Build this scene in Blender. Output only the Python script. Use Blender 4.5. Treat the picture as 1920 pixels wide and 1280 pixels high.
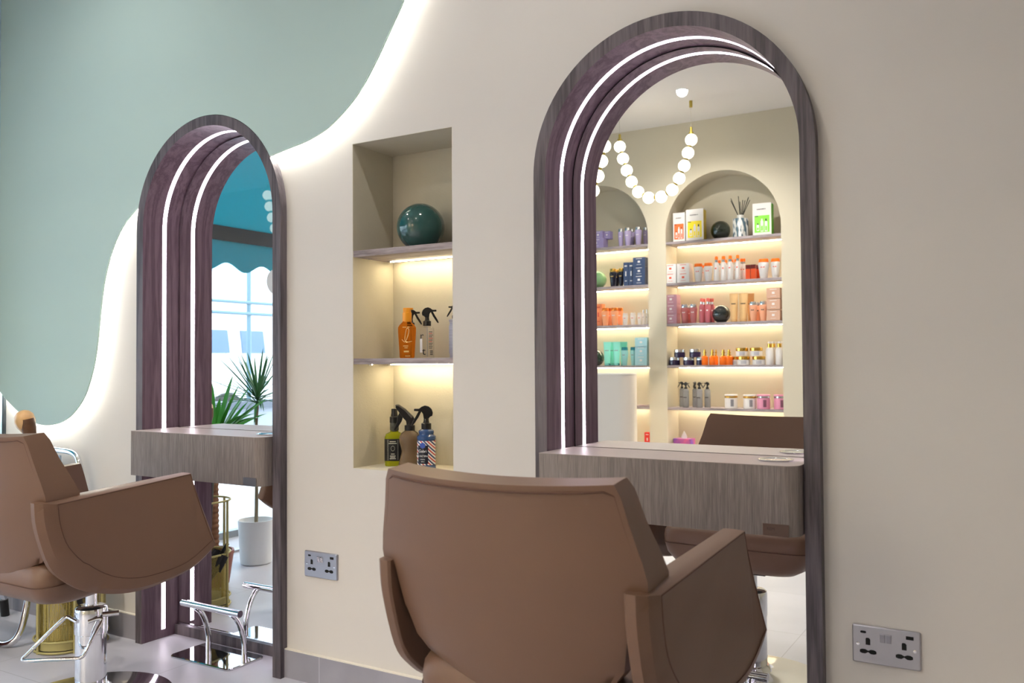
import bpy, bmesh, math, random
from math import sin, cos, pi, radians, sqrt, atan2
from mathutils import Vector, Matrix
random.seed(7)
for o in list(bpy.data.objects): bpy.data.objects.remove(o)
scn = bpy.context.scene
C = scn.collection

# ------------------------------------------------------------------ camera, world, exposure
# world: x runs along the mirror wall, +y points into that wall (its face is y=0), z is up
F_PX, YAW, PITCH, ROLL = 1648.05, radians(31.112), radians(1.3815), radians(-0.3825)
cam_data = bpy.data.cameras.new('camera')
cam = bpy.data.objects.new('camera', cam_data); C.objects.link(cam)
fw = Vector((-sin(YAW)*cos(PITCH), cos(YAW)*cos(PITCH), sin(PITCH)))
rt0 = Vector((cos(YAW), sin(YAW), 0)); up0 = rt0.cross(fw)
rt = rt0*cos(ROLL) + up0*sin(ROLL); up = -rt0*sin(ROLL) + up0*cos(ROLL)
cam.matrix_world = Matrix(((rt.x, up.x, -fw.x, 0), (rt.y, up.y, -fw.y, -2.1816), (rt.z, up.z, -fw.z, 1.0603), (0, 0, 0, 1)))
cam_data.sensor_width = 36.0
cam_data.lens = F_PX/1920*36.0
cam_data.clip_start = 0.02
cam_data.dof.use_dof = True
cam_data.dof.focus_distance = 2.9
cam_data.dof.aperture_fstop = 5.6
scn.camera = cam
scn.view_settings.view_transform = 'Standard'
scn.view_settings.look = 'None'
scn.view_settings.gamma = 1.0
scn.view_settings.use_curve_mapping = False
scn.view_settings.exposure = 0.10
world = bpy.data.worlds.new('daylight'); scn.world = world
world.use_nodes = True
bg = world.node_tree.nodes['Background']
bg.inputs['Color'].default_value = (0.74, 0.88, 1.0, 1)
bg.inputs['Strength'].default_value = 6.5

ROOM_L, ROOM_R, ROOM_B, CEIL = -3.95, 1.9, -4.5, 3.04
GLASS_X = -4.31
LAMP_W = 15.0
# the portal of the shop window: guides the daylight through the opening
pl = bpy.data.lights.new('window_daylight', 'AREA'); pl.shape = 'RECTANGLE'
pl.size = 3.5; pl.size_y = 2.75
pl.cycles.is_portal = True
po = bpy.data.objects.new('window_daylight', pl); C.objects.link(po)
po.location = (-4.44, -2.05, 1.42)
po.rotation_euler = Vector((1, 0, 0)).to_track_quat('-Z', 'Z').to_euler()
# recessed ceiling spots (the lamps themselves are built further down at the same places)
# (x, y, strength)
DOWNLIGHTS = [(-3.0, -0.76, .5), (-1.15, -0.76, .45),
              (-3.1, -2.2, 1.0), (-1.2, -2.2, .6),
              (-2.214, -3.64, 2.2), (-0.4, -3.64, .8)]

# ------------------------------------------------------------------ helpers
def srgb(r, g, b):
    f = lambda c: (c/255)/12.92 if c/255 <= 0.04045 else (((c/255)+0.055)/1.055)**2.4
    return (f(r), f(g), f(b), 1)

def tag(o, label=None, cat=None, group=None, kind=None):
    if label: o['label'] = label
    if cat: o['category'] = cat
    if group: o['group'] = group
    if kind: o['kind'] = kind
    return o

def thing(name, label, cat, loc=(0, 0, 0), rz=0.0, group=None):
    o = bpy.data.objects.new(name, None); C.objects.link(o)
    o.empty_display_size = 0.05
    o.location = loc; o.rotation_euler = (0, 0, rz)
    return tag(o, label, cat, group)

def finish(name, bm, mat, parent=None, smooth=None, kind=None):
    """bmesh -> one mesh object; smooth = auto-smooth angle in degrees"""
    bmesh.ops.recalc_face_normals(bm, faces=bm.faces)
    me = bpy.data.meshes.new(name)
    bm.to_mesh(me); bm.free()
    mats = mat if isinstance(mat, (list, tuple)) else [mat]
    for m in mats: me.materials.append(m)
    if smooth is not None:
        me.polygons.foreach_set('use_smooth', [True]*len(me.polygons))
        if smooth < 180: me.set_sharp_from_angle(angle=radians(smooth))
    o = bpy.data.objects.new(name, me); C.objects.link(o)
    if parent is not None: o.parent = parent
    if kind: o['kind'] = kind
    return o

def copy_tree(o, parent=None):
    c = o.copy(); C.objects.link(c)
    if parent is not None: c.parent = parent
    for ch in list(o.children): copy_tree(ch, c)
    return c

def box(bm, x0, x1, y0, y1, z0, z1, mi=0):
    vs = [bm.verts.new(p) for p in ((x0,y0,z0),(x1,y0,z0),(x1,y1,z0),(x0,y1,z0),(x0,y0,z1),(x1,y0,z1),(x1,y1,z1),(x0,y1,z1))]
    for f in ((0,3,2,1),(4,5,6,7),(0,1,5,4),(1,2,6,5),(2,3,7,6),(3,0,4,7)):
        bm.faces.new([vs[i] for i in f]).material_index = mi
    return vs

def loft(bm, rings, closed=True, cap=True, mi=0):
    """rings: lists of 3D points with equal counts"""
    R = [[bm.verts.new(p) for p in r] for r in rings]
    n = len(R[0])
    for a, b in zip(R, R[1:]):
        for i in range(n if closed else n-1):
            j = (i+1) % n
            bm.faces.new((a[i], a[j], b[j], b[i])).material_index = mi
    if cap and closed:
        bm.faces.new(R[0][::-1]).material_index = mi
        bm.faces.new(R[-1]).material_index = mi
    return R

def lathe(bm, prof, n=28, cx=0, cy=0, mi=0, sy=1.0, cap=True):
    rings = []
    for r, z in prof:
        r = max(r, 1e-5)
        rings.append([(cx+r*cos(2*pi*i/n), cy+r*sy*sin(2*pi*i/n), z) for i in range(n)])
    loft(bm, rings, True, cap, mi)

def tube(bm, pts, r, n=10, cyclic=False, cap=True, mi=0):
    pts = [Vector(p) for p in pts]
    m = len(pts)
    rings = []
    prev = None
    for i, p in enumerate(pts):
        if cyclic: t = (pts[(i+1) % m]-pts[i-1])
        else: t = pts[min(i+1, m-1)]-pts[max(i-1, 0)]
        t.normalize()
        if prev is None:
            a = Vector((0, 0, 1)) if abs(t.z) < 0.9 else Vector((1, 0, 0))
            u = t.cross(a).normalized()
        else:
            u = (prev - t*prev.dot(t))
            u = u.normalized() if u.length > 1e-6 else t.orthogonal().normalized()
        prev = u
        v = t.cross(u)
        rr = r[i] if isinstance(r, (list, tuple)) else r
        rings.append([p+(u*cos(2*pi*k/n)+v*sin(2*pi*k/n))*rr for k in range(n)])
    if cyclic: rings.append(rings[0])
    R = loft(bm, rings, True, cap and not cyclic, mi)
    if cyclic: bmesh.ops.remove_doubles(bm, verts=bm.verts, dist=1e-6)

def smooth_path(pts, k=6):
    """Catmull-Rom through the points"""
    pts = [Vector(p) for p in pts]; out = []
    for i in range(len(pts)-1):
        p0 = pts[max(i-1, 0)]; p1 = pts[i]; p2 = pts[i+1]; p3 = pts[min(i+2, len(pts)-1)]
        for j in range(k):
            t = j/k
            out.append(0.5*((2*p1)+(p2-p0)*t+(2*p0-5*p1+4*p2-p3)*t*t+(3*p1-p0-3*p2+p3)*t**3))
    out.append(pts[-1]); return out

def sphere(bm, r, c=(0, 0, 0), nu=32, nv=18, flat=None, mi=0):
    prof = []
    for i in range(nv+1):
        a = -pi/2+pi*i/nv
        z = r*sin(a); rr = r*cos(a)
        if flat is not None and z < -flat:
            continue
        prof.append((rr, z+c[2]))
    if flat is not None:
        rr = sqrt(r*r-flat*flat); prof.insert(0, (rr, -flat+c[2]))
    lathe(bm, prof, nu, c[0], c[1], mi)

def bevel(o, w, seg=3, ang=32):
    m = o.modifiers.new('bevel', 'BEVEL'); m.width = w; m.segments = seg
    m.limit_method = 'ANGLE'; m.angle_limit = radians(ang); m.harden_normals = False
    return o

def rrect(w, h, r, n=6, cx=0, cy=0):
    out = []
    for sx, sy, a0 in ((1,1,0),(-1,1,90),(-1,-1,180),(1,-1,270)):
        for i in range(n+1):
            a = radians(a0+90*i/n)
            out.append((cx+sx*(w/2-r)+r*cos(a), cy+sy*(h/2-r)+r*sin(a)))
    return out

def text_mesh(name, s, size, mat, parent, loc, rot, ext=0.0004, align='CENTER', xs=1.0):
    cu = bpy.data.curves.new(name, 'FONT'); cu.body = s; cu.size = size
    cu.extrude = ext; cu.align_x = align; cu.align_y = 'CENTER'
    to = bpy.data.objects.new('t', cu); C.objects.link(to)
    dg = bpy.context.evaluated_depsgraph_get()
    me = bpy.data.meshes.new_from_object(to.evaluated_get(dg))
    bpy.data.objects.remove(to)
    me.name = name; me.materials.clear(); me.materials.append(mat)
    o = bpy.data.objects.new(name, me); C.objects.link(o)
    o.parent = parent; o.location = loc; o.rotation_euler = rot; o.scale = (xs, 1, 1)
    return o

# ------------------------------------------------------------------ materials
MATS = {}
def mat(name, col, rough=0.5, metal=0.0, noise=0.0, nscale=20.0, bump=0.0, bscale=60.0, spec=0.5,
        trans=0.0, ior=1.45, coat=0.0, emis=None, estr=0.0, stretch=None, alpha=1.0, sss=0.0, coords='Object'):
    if name in MATS: return MATS[name]
    m = bpy.data.materials.new(name); m.use_nodes = True
    nt = m.node_tree; b = nt.nodes['Principled BSDF']
    b.inputs['Base Color'].default_value = col
    b.inputs['Roughness'].default_value = rough
    b.inputs['Metallic'].default_value = metal
    b.inputs['Specular IOR Level'].default_value = spec
    b.inputs['IOR'].default_value = ior
    b.inputs['Transmission Weight'].default_value = trans
    b.inputs['Coat Weight'].default_value = coat
    b.inputs['Alpha'].default_value = alpha
    if emis:
        b.inputs['Emission Color'].default_value = emis; b.inputs['Emission Strength'].default_value = estr
    tc = nt.nodes.new('ShaderNodeTexCoord'); mp = nt.nodes.new('ShaderNodeMapping')
    nt.links.new(tc.outputs[coords], mp.inputs['Vector'])
    if stretch: mp.inputs['Scale'].default_value = stretch
    if noise > 0:
        n = nt.nodes.new('ShaderNodeTexNoise'); n.inputs['Scale'].default_value = nscale; n.inputs['Detail'].default_value = 4
        nt.links.new(mp.outputs[0], n.inputs['Vector'])
        r = nt.nodes.new('ShaderNodeMapRange')
        r.inputs[3].default_value = 1-noise; r.inputs[4].default_value = 1+noise
        nt.links.new(n.outputs['Fac'], r.inputs[0])
        mx = nt.nodes.new('ShaderNodeVectorMath'); mx.operation = 'SCALE'
        mx.inputs[0].default_value = col[:3]
        nt.links.new(r.outputs[0], mx.inputs['Scale']); nt.links.new(mx.outputs[0], b.inputs['Base Color'])
    if bump > 0:
        n2 = nt.nodes.new('ShaderNodeTexNoise'); n2.inputs['Scale'].default_value = bscale; n2.inputs['Detail'].default_value = 3
        nt.links.new(mp.outputs[0], n2.inputs['Vector'])
        bp = nt.nodes.new('ShaderNodeBump'); bp.inputs['Strength'].default_value = bump; bp.inputs['Distance'].default_value = 0.002
        nt.links.new(n2.outputs['Fac'], bp.inputs['Height']); nt.links.new(bp.outputs[0], b.inputs['Normal'])
    MATS[name] = m
    return m

def emit(name, col, s):
    if name in MATS: return MATS[name]
    m = bpy.data.materials.new(name); m.use_nodes = True
    nt = m.node_tree; nt.nodes.clear()
    e = nt.nodes.new('ShaderNodeEmission'); e.inputs[0].default_value = col; e.inputs[1].default_value = s
    o = nt.nodes.new('ShaderNodeOutputMaterial'); nt.links.new(e.outputs[0], o.inputs[0])
    MATS[name] = m; return m

def wood(name, dark, light, scale=(9, 9, 0.55), rough=0.42, figure=0.5):
    if name in MATS: return MATS[name]
    m = bpy.data.materials.new(name); m.use_nodes = True
    nt = m.node_tree; b = nt.nodes['Principled BSDF']; b.inputs['Roughness'].default_value = rough
    b.inputs['Specular IOR Level'].default_value = 0.35
    tc = nt.nodes.new('ShaderNodeTexCoord'); mp = nt.nodes.new('ShaderNodeMapping'); mp.inputs['Scale'].default_value = scale
    nt.links.new(tc.outputs['Object'], mp.inputs['Vector'])
    n1 = nt.nodes.new('ShaderNodeTexNoise'); n1.inputs['Scale'].default_value = 1.0; n1.inputs['Detail'].default_value = 2; n1.inputs['Distortion'].default_value = 0.6
    n2 = nt.nodes.new('ShaderNodeTexNoise'); n2.inputs['Scale'].default_value = 14.0; n2.inputs['Detail'].default_value = 5
    nt.links.new(mp.outputs[0], n1.inputs['Vector']); nt.links.new(mp.outputs[0], n2.inputs['Vector'])
    w = nt.nodes.new('ShaderNodeMath'); w.operation = 'MULTIPLY'; w.inputs[1].default_value = 9.0
    nt.links.new(n1.outputs['Fac'], w.inputs[0])
    s = nt.nodes.new('ShaderNodeMath'); s.operation = 'SINE'; w2 = nt.nodes.new('ShaderNodeMath'); w2.operation = 'MULTIPLY'; w2.inputs[1].default_value = pi
    nt.links.new(w.outputs[0], w2.inputs[0]); nt.links.new(w2.outputs[0], s.inputs[0])
    ab = nt.nodes.new('ShaderNodeMapRange'); ab.inputs[1].default_value = -1; ab.inputs[2].default_value = 1
    nt.links.new(s.outputs[0], ab.inputs[0])
    mixf = nt.nodes.new('ShaderNodeMix'); mixf.inputs[0].default_value = 1-figure
    nt.links.new(ab.outputs[0], mixf.inputs[2]); nt.links.new(n2.outputs['Fac'], mixf.inputs[3])
    cr = nt.nodes.new('ShaderNodeValToRGB'); cr.color_ramp.elements[0].position = 0.3; cr.color_ramp.elements[1].position = 0.72
    cr.color_ramp.elements[0].color = dark; cr.color_ramp.elements[1].color = light
    nt.links.new(mixf.outputs[0], cr.inputs[0]); nt.links.new(cr.outputs[0], b.inputs['Base Color'])
    bp = nt.nodes.new('ShaderNodeBump'); bp.inputs['Strength'].default_value = 0.12; bp.inputs['Distance'].default_value = 0.001
    nt.links.new(n2.outputs['Fac'], bp.inputs['Height']); nt.links.new(bp.outputs[0], b.inputs['Normal'])
    MATS[name] = m; return m

M_WALL = mat('wall_paint', srgb(210, 205, 200), 0.75, noise=0.02, nscale=3, bump=0.08, bscale=160)
M_NICHE = mat('niche_paint', srgb(206, 199, 180), 0.75, noise=0.03, nscale=30, bump=0.25, bscale=220)
M_BACKWALL = mat('beige_wall_paint', srgb(208, 198, 176), 0.7, noise=0.015, nscale=3)
M_SAGE = mat('sage_panel_paint', srgb(180, 203, 199), 0.6, noise=0.012, nscale=4)
M_LEFTWALL = mat('pale_blue_wall', srgb(176, 205, 222), 0.6)  # one even pale blue over the whole window wall
M_CEIL = mat('ceiling_paint', srgb(226, 220, 214), 0.8)
M_FRAMEWOOD = wood('smoked_wood', srgb(70, 64, 70), srgb(106, 98, 104), (16, 16, 0.9), 0.45, 0.32)
M_LITWOOD = wood('smoked_wood_led_lit', srgb(92, 72, 84), srgb(122, 101, 113), (16, 16, 0.9), 0.42, 0.3)  # same wood as the frame, led glow and tint put into its colours
M_COUNTER = wood('ash_wood', srgb(112, 102, 100), srgb(148, 138, 134), (42, 42, 1.3), 0.5, 0.12)
M_COUNTERTOP = mat('counter_top_laminate', srgb(164, 152, 148), 0.42, noise=0.03, nscale=30)
M_SHELFWOOD = wood('shelf_wood', srgb(110, 98, 100), srgb(168, 156, 158), (1.2, 14, 14), 0.5, 0.3)
M_MIRROR = mat('mirror_silver', (0.93, 0.95, 0.94, 1), 0.0, 1.0)
M_BLACK = mat('black_plastic', (0.008, 0.008, 0.009, 1), 0.3)
M_BLACKMATT = mat('black_gap', (0.004, 0.004, 0.004, 1), 0.8)
M_CHROME = mat('chrome', (0.82, 0.83, 0.86, 1), 0.07, 1.0)
M_STEEL = mat('brushed_steel', (0.42, 0.42, 0.46, 1), 0.36, 1.0, noise=0.04, nscale=60)
M_GOLD = mat('brass', srgb(200, 178, 92), 0.3, 1.0)
M_GOLDPAINT = mat('gold_paint', srgb(178, 168, 112), 0.5, 0.15)
M_LEATHER = mat('brown_leatherette', srgb(112, 85, 69), 0.42, noise=0.03, nscale=8, bump=0.12, bscale=420, spec=0.4)
M_SEAM = mat('seam_thread', srgb(84, 56, 44), 0.7)
M_GLASS = mat('window_glass', (1, 1, 1, 1), 0.0, trans=1.0, ior=1.5)
M_LEDW = emit('led_cool', (1.0, 0.86, 1.0, 1), 12.0)
M_LEDWARM = emit('led_warm', (1.0, 0.84, 0.54, 1), 50.0)
M_LEDBACK = emit('led_back', (1.0, 0.88, 0.64, 1), 400.0)
M_LEDPANEL = emit('led_panel', (1.0, 0.96, 0.86, 1), 95.0)
M_PEARL = emit('pearl_lamp', (1.0, 0.92, 0.74, 1), 4.5)
M_SPOT = emit('spot_lamp', (1.0, 0.95, 0.88, 1), 20.0)
def floor_mat(name, c1, c2, grout, bw=0.6, rh=0.6, off=(0, 0, 0), rough=0.42, rotx=0, nz=2.2):
    m = bpy.data.materials.new(name); m.use_nodes = True
    nt = m.node_tree; b = nt.nodes['Principled BSDF']; b.inputs['Roughness'].default_value = rough
    tc = nt.nodes.new('ShaderNodeTexCoord'); mp = nt.nodes.new('ShaderNodeMapping'); mp.inputs['Location'].default_value = off
    mp.inputs['Rotation'].default_value = (rotx, 0, 0)
    nt.links.new(tc.outputs['Object'], mp.inputs['Vector'])
    br = nt.nodes.new('ShaderNodeTexBrick'); br.offset = 0.0; br.inputs['Scale'].default_value = 1.0
    br.inputs['Brick Width'].default_value = bw; br.inputs['Row Height'].default_value = rh
    br.inputs['Mortar Size'].default_value = 0.0018; br.inputs['Color1'].default_value = (1, 1, 1, 1); br.inputs['Color2'].default_value = (0.95, 0.95, 0.95, 1)
    br.inputs['Mortar'].default_value = grout
    nt.links.new(mp.outputs[0], br.inputs['Vector'])
    n = nt.nodes.new('ShaderNodeTexNoise'); n.inputs['Scale'].default_value = nz; n.inputs['Detail'].default_value = 6
    nt.links.new(mp.outputs[0], n.inputs['Vector'])
    cr = nt.nodes.new('ShaderNodeValToRGB'); cr.color_ramp.elements[0].position = 0.3; cr.color_ramp.elements[1].position = 0.7
    cr.color_ramp.elements[0].color = c1; cr.color_ramp.elements[1].color = c2
    nt.links.new(n.outputs['Fac'], cr.inputs[0])
    mx = nt.nodes.new('ShaderNodeMix'); mx.data_type = 'RGBA'; mx.blend_type = 'MULTIPLY'; mx.inputs[0].default_value = 1
    nt.links.new(cr.outputs[0], mx.inputs[6]); nt.links.new(br.outputs['Color'], mx.inputs[7])
    nt.links.new(mx.outputs[2], b.inputs['Base Color'])
    return m
M_FLOOR = floor_mat('floor_tile', srgb(186, 186, 197), srgb(201, 200, 210), (0.72, 0.72, 0.72, 1), off=(3.22, 0.46, 0))
M_SKIRT = floor_mat('skirting_tile', srgb(142, 140, 150), srgb(160, 158, 168), (1.5, 1.5, 1.5, 1), 0.6, 5.0, off=(2.06, 0, 2.0), rotx=radians(90), nz=5)

# ------------------------------------------------------------------ the room
def arch_top(x, xc, r, zs):
    d = abs(x-xc)
    return zs + sqrt(max(r*r-d*d, 0))

def pierced_wall(bm, x0, x1, y0, y1, ztop, holes, n=44):
    """holes: ('arch', xa, xb, apex_z) from the floor, or ('rect', xa, xb, za, zb). Built of prisms from y0 to y1"""
    xs = {x0, x1}
    for h in holes:
        if h[0] == 'rect': xs |= {h[1], h[2]}
        else:
            r = (h[2]-h[1])/2; c = (h[1]+h[2])/2
            xs |= {c-r*cos(pi*i/n) for i in range(n+1)}
    xs = sorted(xs)
    for a, b in zip(xs, xs[1:]):
        if b-a < 1e-6: continue
        mid = (a+b)/2; hit = None
        for h in holes:
            if h[1] < mid < h[2]: hit = h
        def prism(za0, za1, zb0, zb1):
            P = [(a, y0, za0), (b, y0, zb0), (b, y1, zb0), (a, y1, za0), (a, y0, za1), (b, y0, zb1), (b, y1, zb1), (a, y1, za1)]
            v = [bm.verts.new(p) for p in P]
            for f in ((0,3,2,1),(4,5,6,7),(0,1,5,4),(1,2,6,5),(2,3,7,6),(3,0,4,7)): bm.faces.new([v[i] for i in f])
        if hit is None: prism(0, ztop, 0, ztop)
        elif hit[0] == 'rect':
            prism(0, hit[3], 0, hit[3]); prism(hit[4], ztop, hit[4], ztop)
        else:
            r = (hit[2]-hit[1])/2; c = (hit[1]+hit[2])/2; zs = hit[3]-r
            prism(arch_top(a, c, r, zs), ztop, arch_top(b, c, r, zs), ztop)
    bmesh.ops.remove_doubles(bm, verts=bm.verts, dist=1e-5)
    # drop the faces shared by two neighbouring prisms
    seen = {}
    for f in list(bm.faces):
        k = tuple(sorted(v.index for v in f.verts)) if False else frozenset(f.verts)
        seen.setdefault(k, []).append(f)
    kill = [f for fs in seen.values() if len(fs) > 1 for f in fs]
    bmesh.ops.delete(bm, geom=kill, context='FACES')

ST_W, ST_T, ST_P, ST_M, ST_H = 0.7709, 0.0372, 0.0303, 0.1342, 1.9676
ST_X = (-2.9896, -1.2241)
NX0, NX1, NZ0, NZ1, ND = -1.9215, -1.5252, 0.7214, 1.7787, 0.2073

bm = bmesh.new()
pierced_wall(bm, ROOM_L, ROOM_R+0.2, 0, 0.26, CEIL,
    [('arch', ST_X[0]+0.006, ST_X[0]+ST_W-0.006, ST_H-0.006), ('rect', NX0, NX1, NZ0, NZ1), ('arch', ST_X[1]+0.006, ST_X[1]+ST_W-0.006, ST_H-0.006)])
finish('wall_front', bm, M_WALL, kind='structure')
bm = bmesh.new(); box(bm, ROOM_L, ROOM_R+0.2, 0.26, 0.30, 0, CEIL); finish('wall_leak_stop', bm, M_WALL, kind='structure')  # unseen slab behind the mirror wall, added to stop light leaks
bm = bmesh.new(); box(bm, NX0-0.0, NX1+0.0, ND, 0.259, NZ0, NZ1)
finish('wall_niche', bm, M_NICHE, kind='structure')
# thin painted lining of the niche so that its paint is the niche's own
bm = bmesh.new()
for (a, b, c, d, e, f) in ((NX0, NX0+0.001, 0.0005, ND, NZ0, NZ1), (NX1-0.001, NX1, 0.0005, ND, NZ0, NZ1), (NX0, NX1, 0.0005, ND, NZ0, NZ0+0.001), (NX0, NX1, 0.0005, ND, NZ1-0.001, NZ1)):
    box(bm, a, b, c, d, e, f)
finish('trim_1', bm, M_NICHE, kind='structure')

bm = bmesh.new(); box(bm, -4.42, ROOM_R+0.2, -5.0, 0.3, -0.1, 0.0); finish('floor', bm, M_FLOOR, kind='structure')
bm = bmesh.new(); box(bm, -4.42, ROOM_R+0.2, -5.0, 0.3, CEIL, CEIL+0.12); finish('ceiling', bm, M_CEIL, kind='structure')
bm = bmesh.new(); box(bm, ROOM_R, ROOM_R+0.2, -5.0, 0.0, 0, CEIL); finish('wall_right', bm, M_BACKWALL, kind='structure')
# window wall on the left
WY0, WY1, WZ = -3.85, -0.26, 2.8
bm = bmesh.new()
box(bm, -4.42, ROOM_L, WY1, 0.0, 0, CEIL); box(bm, -4.42, ROOM_L, -5.0, WY0, 0, CEIL); box(bm, -4.42, ROOM_L, WY0, WY1, WZ, CEIL)
box(bm, -4.42, ROOM_L, 0.0, 0.3, 0, CEIL)
finish('wall_left', bm, M_LEFTWALL, kind='structure')
M_WFRAME = mat('window_frame_grey', srgb(150, 158, 166), 0.35, 0.6)
win = thing('window_1', None, None, (GLASS_X, (WY0+WY1)/2, 0)); win['kind'] = 'structure'
bm = bmesh.new()
hw = (WY1-WY0)/2
for a, b in ((-hw, -hw+0.05), (hw-0.05, hw), (-0.62, -0.57)): box(bm, -0.03, 0.03, a, b, 0.0, WZ)
box(bm, -0.03, 0.03, -hw, hw, 0.0, 0.04); box(bm, -0.03, 0.03, -hw, hw, WZ-0.05, WZ)
o = finish('window_frame', bm, M_WFRAME, win)
bm = bmesh.new(); box(bm, -0.003, 0.003, -hw+0.045, hw-0.045, 0.035, WZ-0.045); finish('window_pane', bm, M_GLASS, win)
bm = bmesh.new(); lathe(bm, [(0.085, 0), (0.085, 0.0006)], 40)
o = finish('sticker', bm, mat('sticker_grey', srgb(200, 206, 214), 0.6), win); o.rotation_euler = (0, radians(90), 0); o.location = (0.0035, -1.69-(WY0+WY1)/2, 1.60)
bm = bmesh.new(); box(bm, ROOM_L-0.02, ROOM_L+0.025, WY0, WY1, 0.0, 0.012); finish('trim_2', bm, M_STEEL, kind='structure')
bm = bmesh.new(); box(bm, ROOM_L, ROOM_L+0.012, -0.012, 0.0, 0.0, 2.9); finish('trim_3', bm, mat('shadow_gap_black', (0.01, 0.015, 0.02, 1), 0.7), kind='structure')  # black strip put in for the shade of the corner gap

# back wall with two lit alcoves
AL = [(-3.79, -2.845, 2.60), (-2.685, -1.733, 2.608)]
bm = bmesh.new()
pierced_wall(bm, -4.42, ROOM_R+0.2, -4.76, ROOM_B, CEIL, [('arch', a, b, t) for a, b, t in AL], 36)
finish('wall_back', bm, M_BACKWALL, kind='structure')
bm = bmesh.new(); box(bm, -4.42, ROOM_R+0.2, -4.80, -4.755, 0, CEIL); finish('wall_alcoves', bm, M_BACKWALL, kind='structure')

# skirting, tiled
def skirt(name, x0, x1):
    bm = bmesh.new(); box(bm, x0, x1, -0.0122, 0.0, 0.0, 0.094); o = finish(name, bm, M_SKIRT, kind='structure')
M_CAPSTRIP = mat('skirting_top_filler', srgb(226, 220, 208), 0.7)
segs = [(ROOM_L+0.012, ST_X[0]), (ST_X[0]+ST_W, ST_X[1]), (ST_X[1]+ST_W, ROOM_R)]
for nm, (a, b) in zip(('baseboard_left', 'baseboard_middle', 'baseboard_right'), segs): skirt(nm, a, b)
for k, (a, b) in enumerate(segs):
    bm = bmesh.new(); box(bm, a, b, -0.0117, 0.0, 0.094, 0.0975); finish('trim_%d' % (4+k), bm, M_CAPSTRIP, kind='structure')

# sage board with its wavy lit edge, cut round the left mirror frame
edge = [(-1.50,2.75),(-1.58,2.45),(-1.636,2.30),(-1.686,2.193),(-1.733,2.119),(-1.809,2.006),(-1.887,1.916),(-1.991,1.844),(-2.086,1.81),(-2.184,1.793),(-2.30,1.775),(-2.5,1.755),(-2.8,1.735),(-2.92,1.71),(-2.99,1.668),(-3.08,1.603),(-3.146,1.514),(-3.19,1.41),(-3.214,1.305),(-3.237,1.156),(-3.264,1.05),(-3.316,0.942),(-3.387,0.872),(-3.461,0.832),(-3.535,0.814),(-3.612,0.810),(-3.69,0.824),(-3.791,0.862),(-3.882,0.912),(-3.948,0.955)]
ep = [Vector((x, 0, z)) for x, z in edge]
ep = smooth_path(ep, 5)
xc = ST_X[0]+ST_W/2; RR = ST_W/2+0.0015; zs = ST_H-ST_W/2
def inside_frame(p): return (abs(p.x-xc) < RR and p.z < zs) or (Vector((p.x-xc, 0, p.z-zs)).length < RR)
ins = [inside_frame(p) for p in ep]
i0 = ins.index(True); i1 = len(ins)-1-ins[::-1].index(True)
def cross(pa, pb):
    for _ in range(30):
        m = (pa+pb)/2
        if inside_frame(m): pb = m
        else: pa = m
    return pa
ca = cross(ep[i0-1].copy(), ep[i0].copy()); cb = cross(ep[i1+1].copy(), ep[i1].copy())
def ang(p): return atan2(p.z-zs, p.x-xc)
a0 = ang(ca); a1 = ang(cb)
right_part = ep[:i0]+[ca]; left_part = [cb]+ep[i1+1:]
if cb.z < zs: a1 = pi; extra = [Vector((xc-RR, 0, zs))]
else: extra = []
arc = [Vector((xc+RR*cos(a0+(a1-a0)*i/40), 0, zs+RR*sin(a0+(a1-a0)*i/40))) for i in range(1, 40)]
outline = [Vector((-1.47, 0, CEIL-0.002))]+right_part+arc+extra+left_part+[Vector((-3.9485, 0, CEIL-0.002))]
bm = bmesh.new()
fr = [bm.verts.new((p.x, -0.029, p.z)) for p in outline]
f = bm.faces.new(fr)
r = bmesh.ops.extrude_face_region(bm, geom=[f])
for v in [g for g in r['geom'] if isinstance(g, bmesh.types.BMVert)]: v.co.y = -0.021
bmesh.ops.triangulate(bm, faces=[f for f in bm.faces if len(f.verts) > 4])
sage = finish('wall_panel', bm, M_SAGE)
tag(sage, 'large sage green wall board with a wavy backlit lower edge, above the left mirror', 'wall panel')
def offset(path, d):
    out = []
    for i, p in enumerate(path):
        t = (path[min(i+1, len(path)-1)]-path[max(i-1, 0)]).normalized()
        n = Vector((t.z, 0, -t.x))        # towards the board for this direction of travel
        out.append(p+n*d)
    return out
for part in (right_part, left_part):
    q = offset(part, 0.012); q = [Vector((p.x, -0.0125, p.z)) for p in q if not inside_frame(p) and p.x > ROOM_L+0.01 and p.z < CEIL-0.02]
    bm = bmesh.new(); tube(bm, q, 0.0045, 6)
    finish('led_strip', bm, M_LEDPANEL, sage)

# ------------------------------------------------------------------ mirror stations
def arch_pts(xa, xb, top, zbot, n=48):
    r = (xb-xa)/2; c = (xa+xb)/2; z = top-r
    return [(xa, zbot)]+[(c-r*cos(pi*i/n), z+r*sin(pi*i/n)) for i in range(n+1)]+[(xb, zbot)]

def ring(bm, outer, inner, y0, y1, mi_in=1):
    n = len(outer)
    V = [[bm.verts.new((x, y, z)) for x, z in P] for P, y in ((outer, y0), (inner, y0), (inner, y1), (outer, y1))]
    for k in range(4):
        A, B = V[k], V[(k+1) % 4]
        for i in range(n-1):
            bm.faces.new((A[i], A[i+1], B[i+1], B[i])).material_index = (mi_in if k == 1 else 0)
    bm.faces.new([v[0] for v in V]); bm.faces.new([v[-1] for v in V][::-1])

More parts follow.
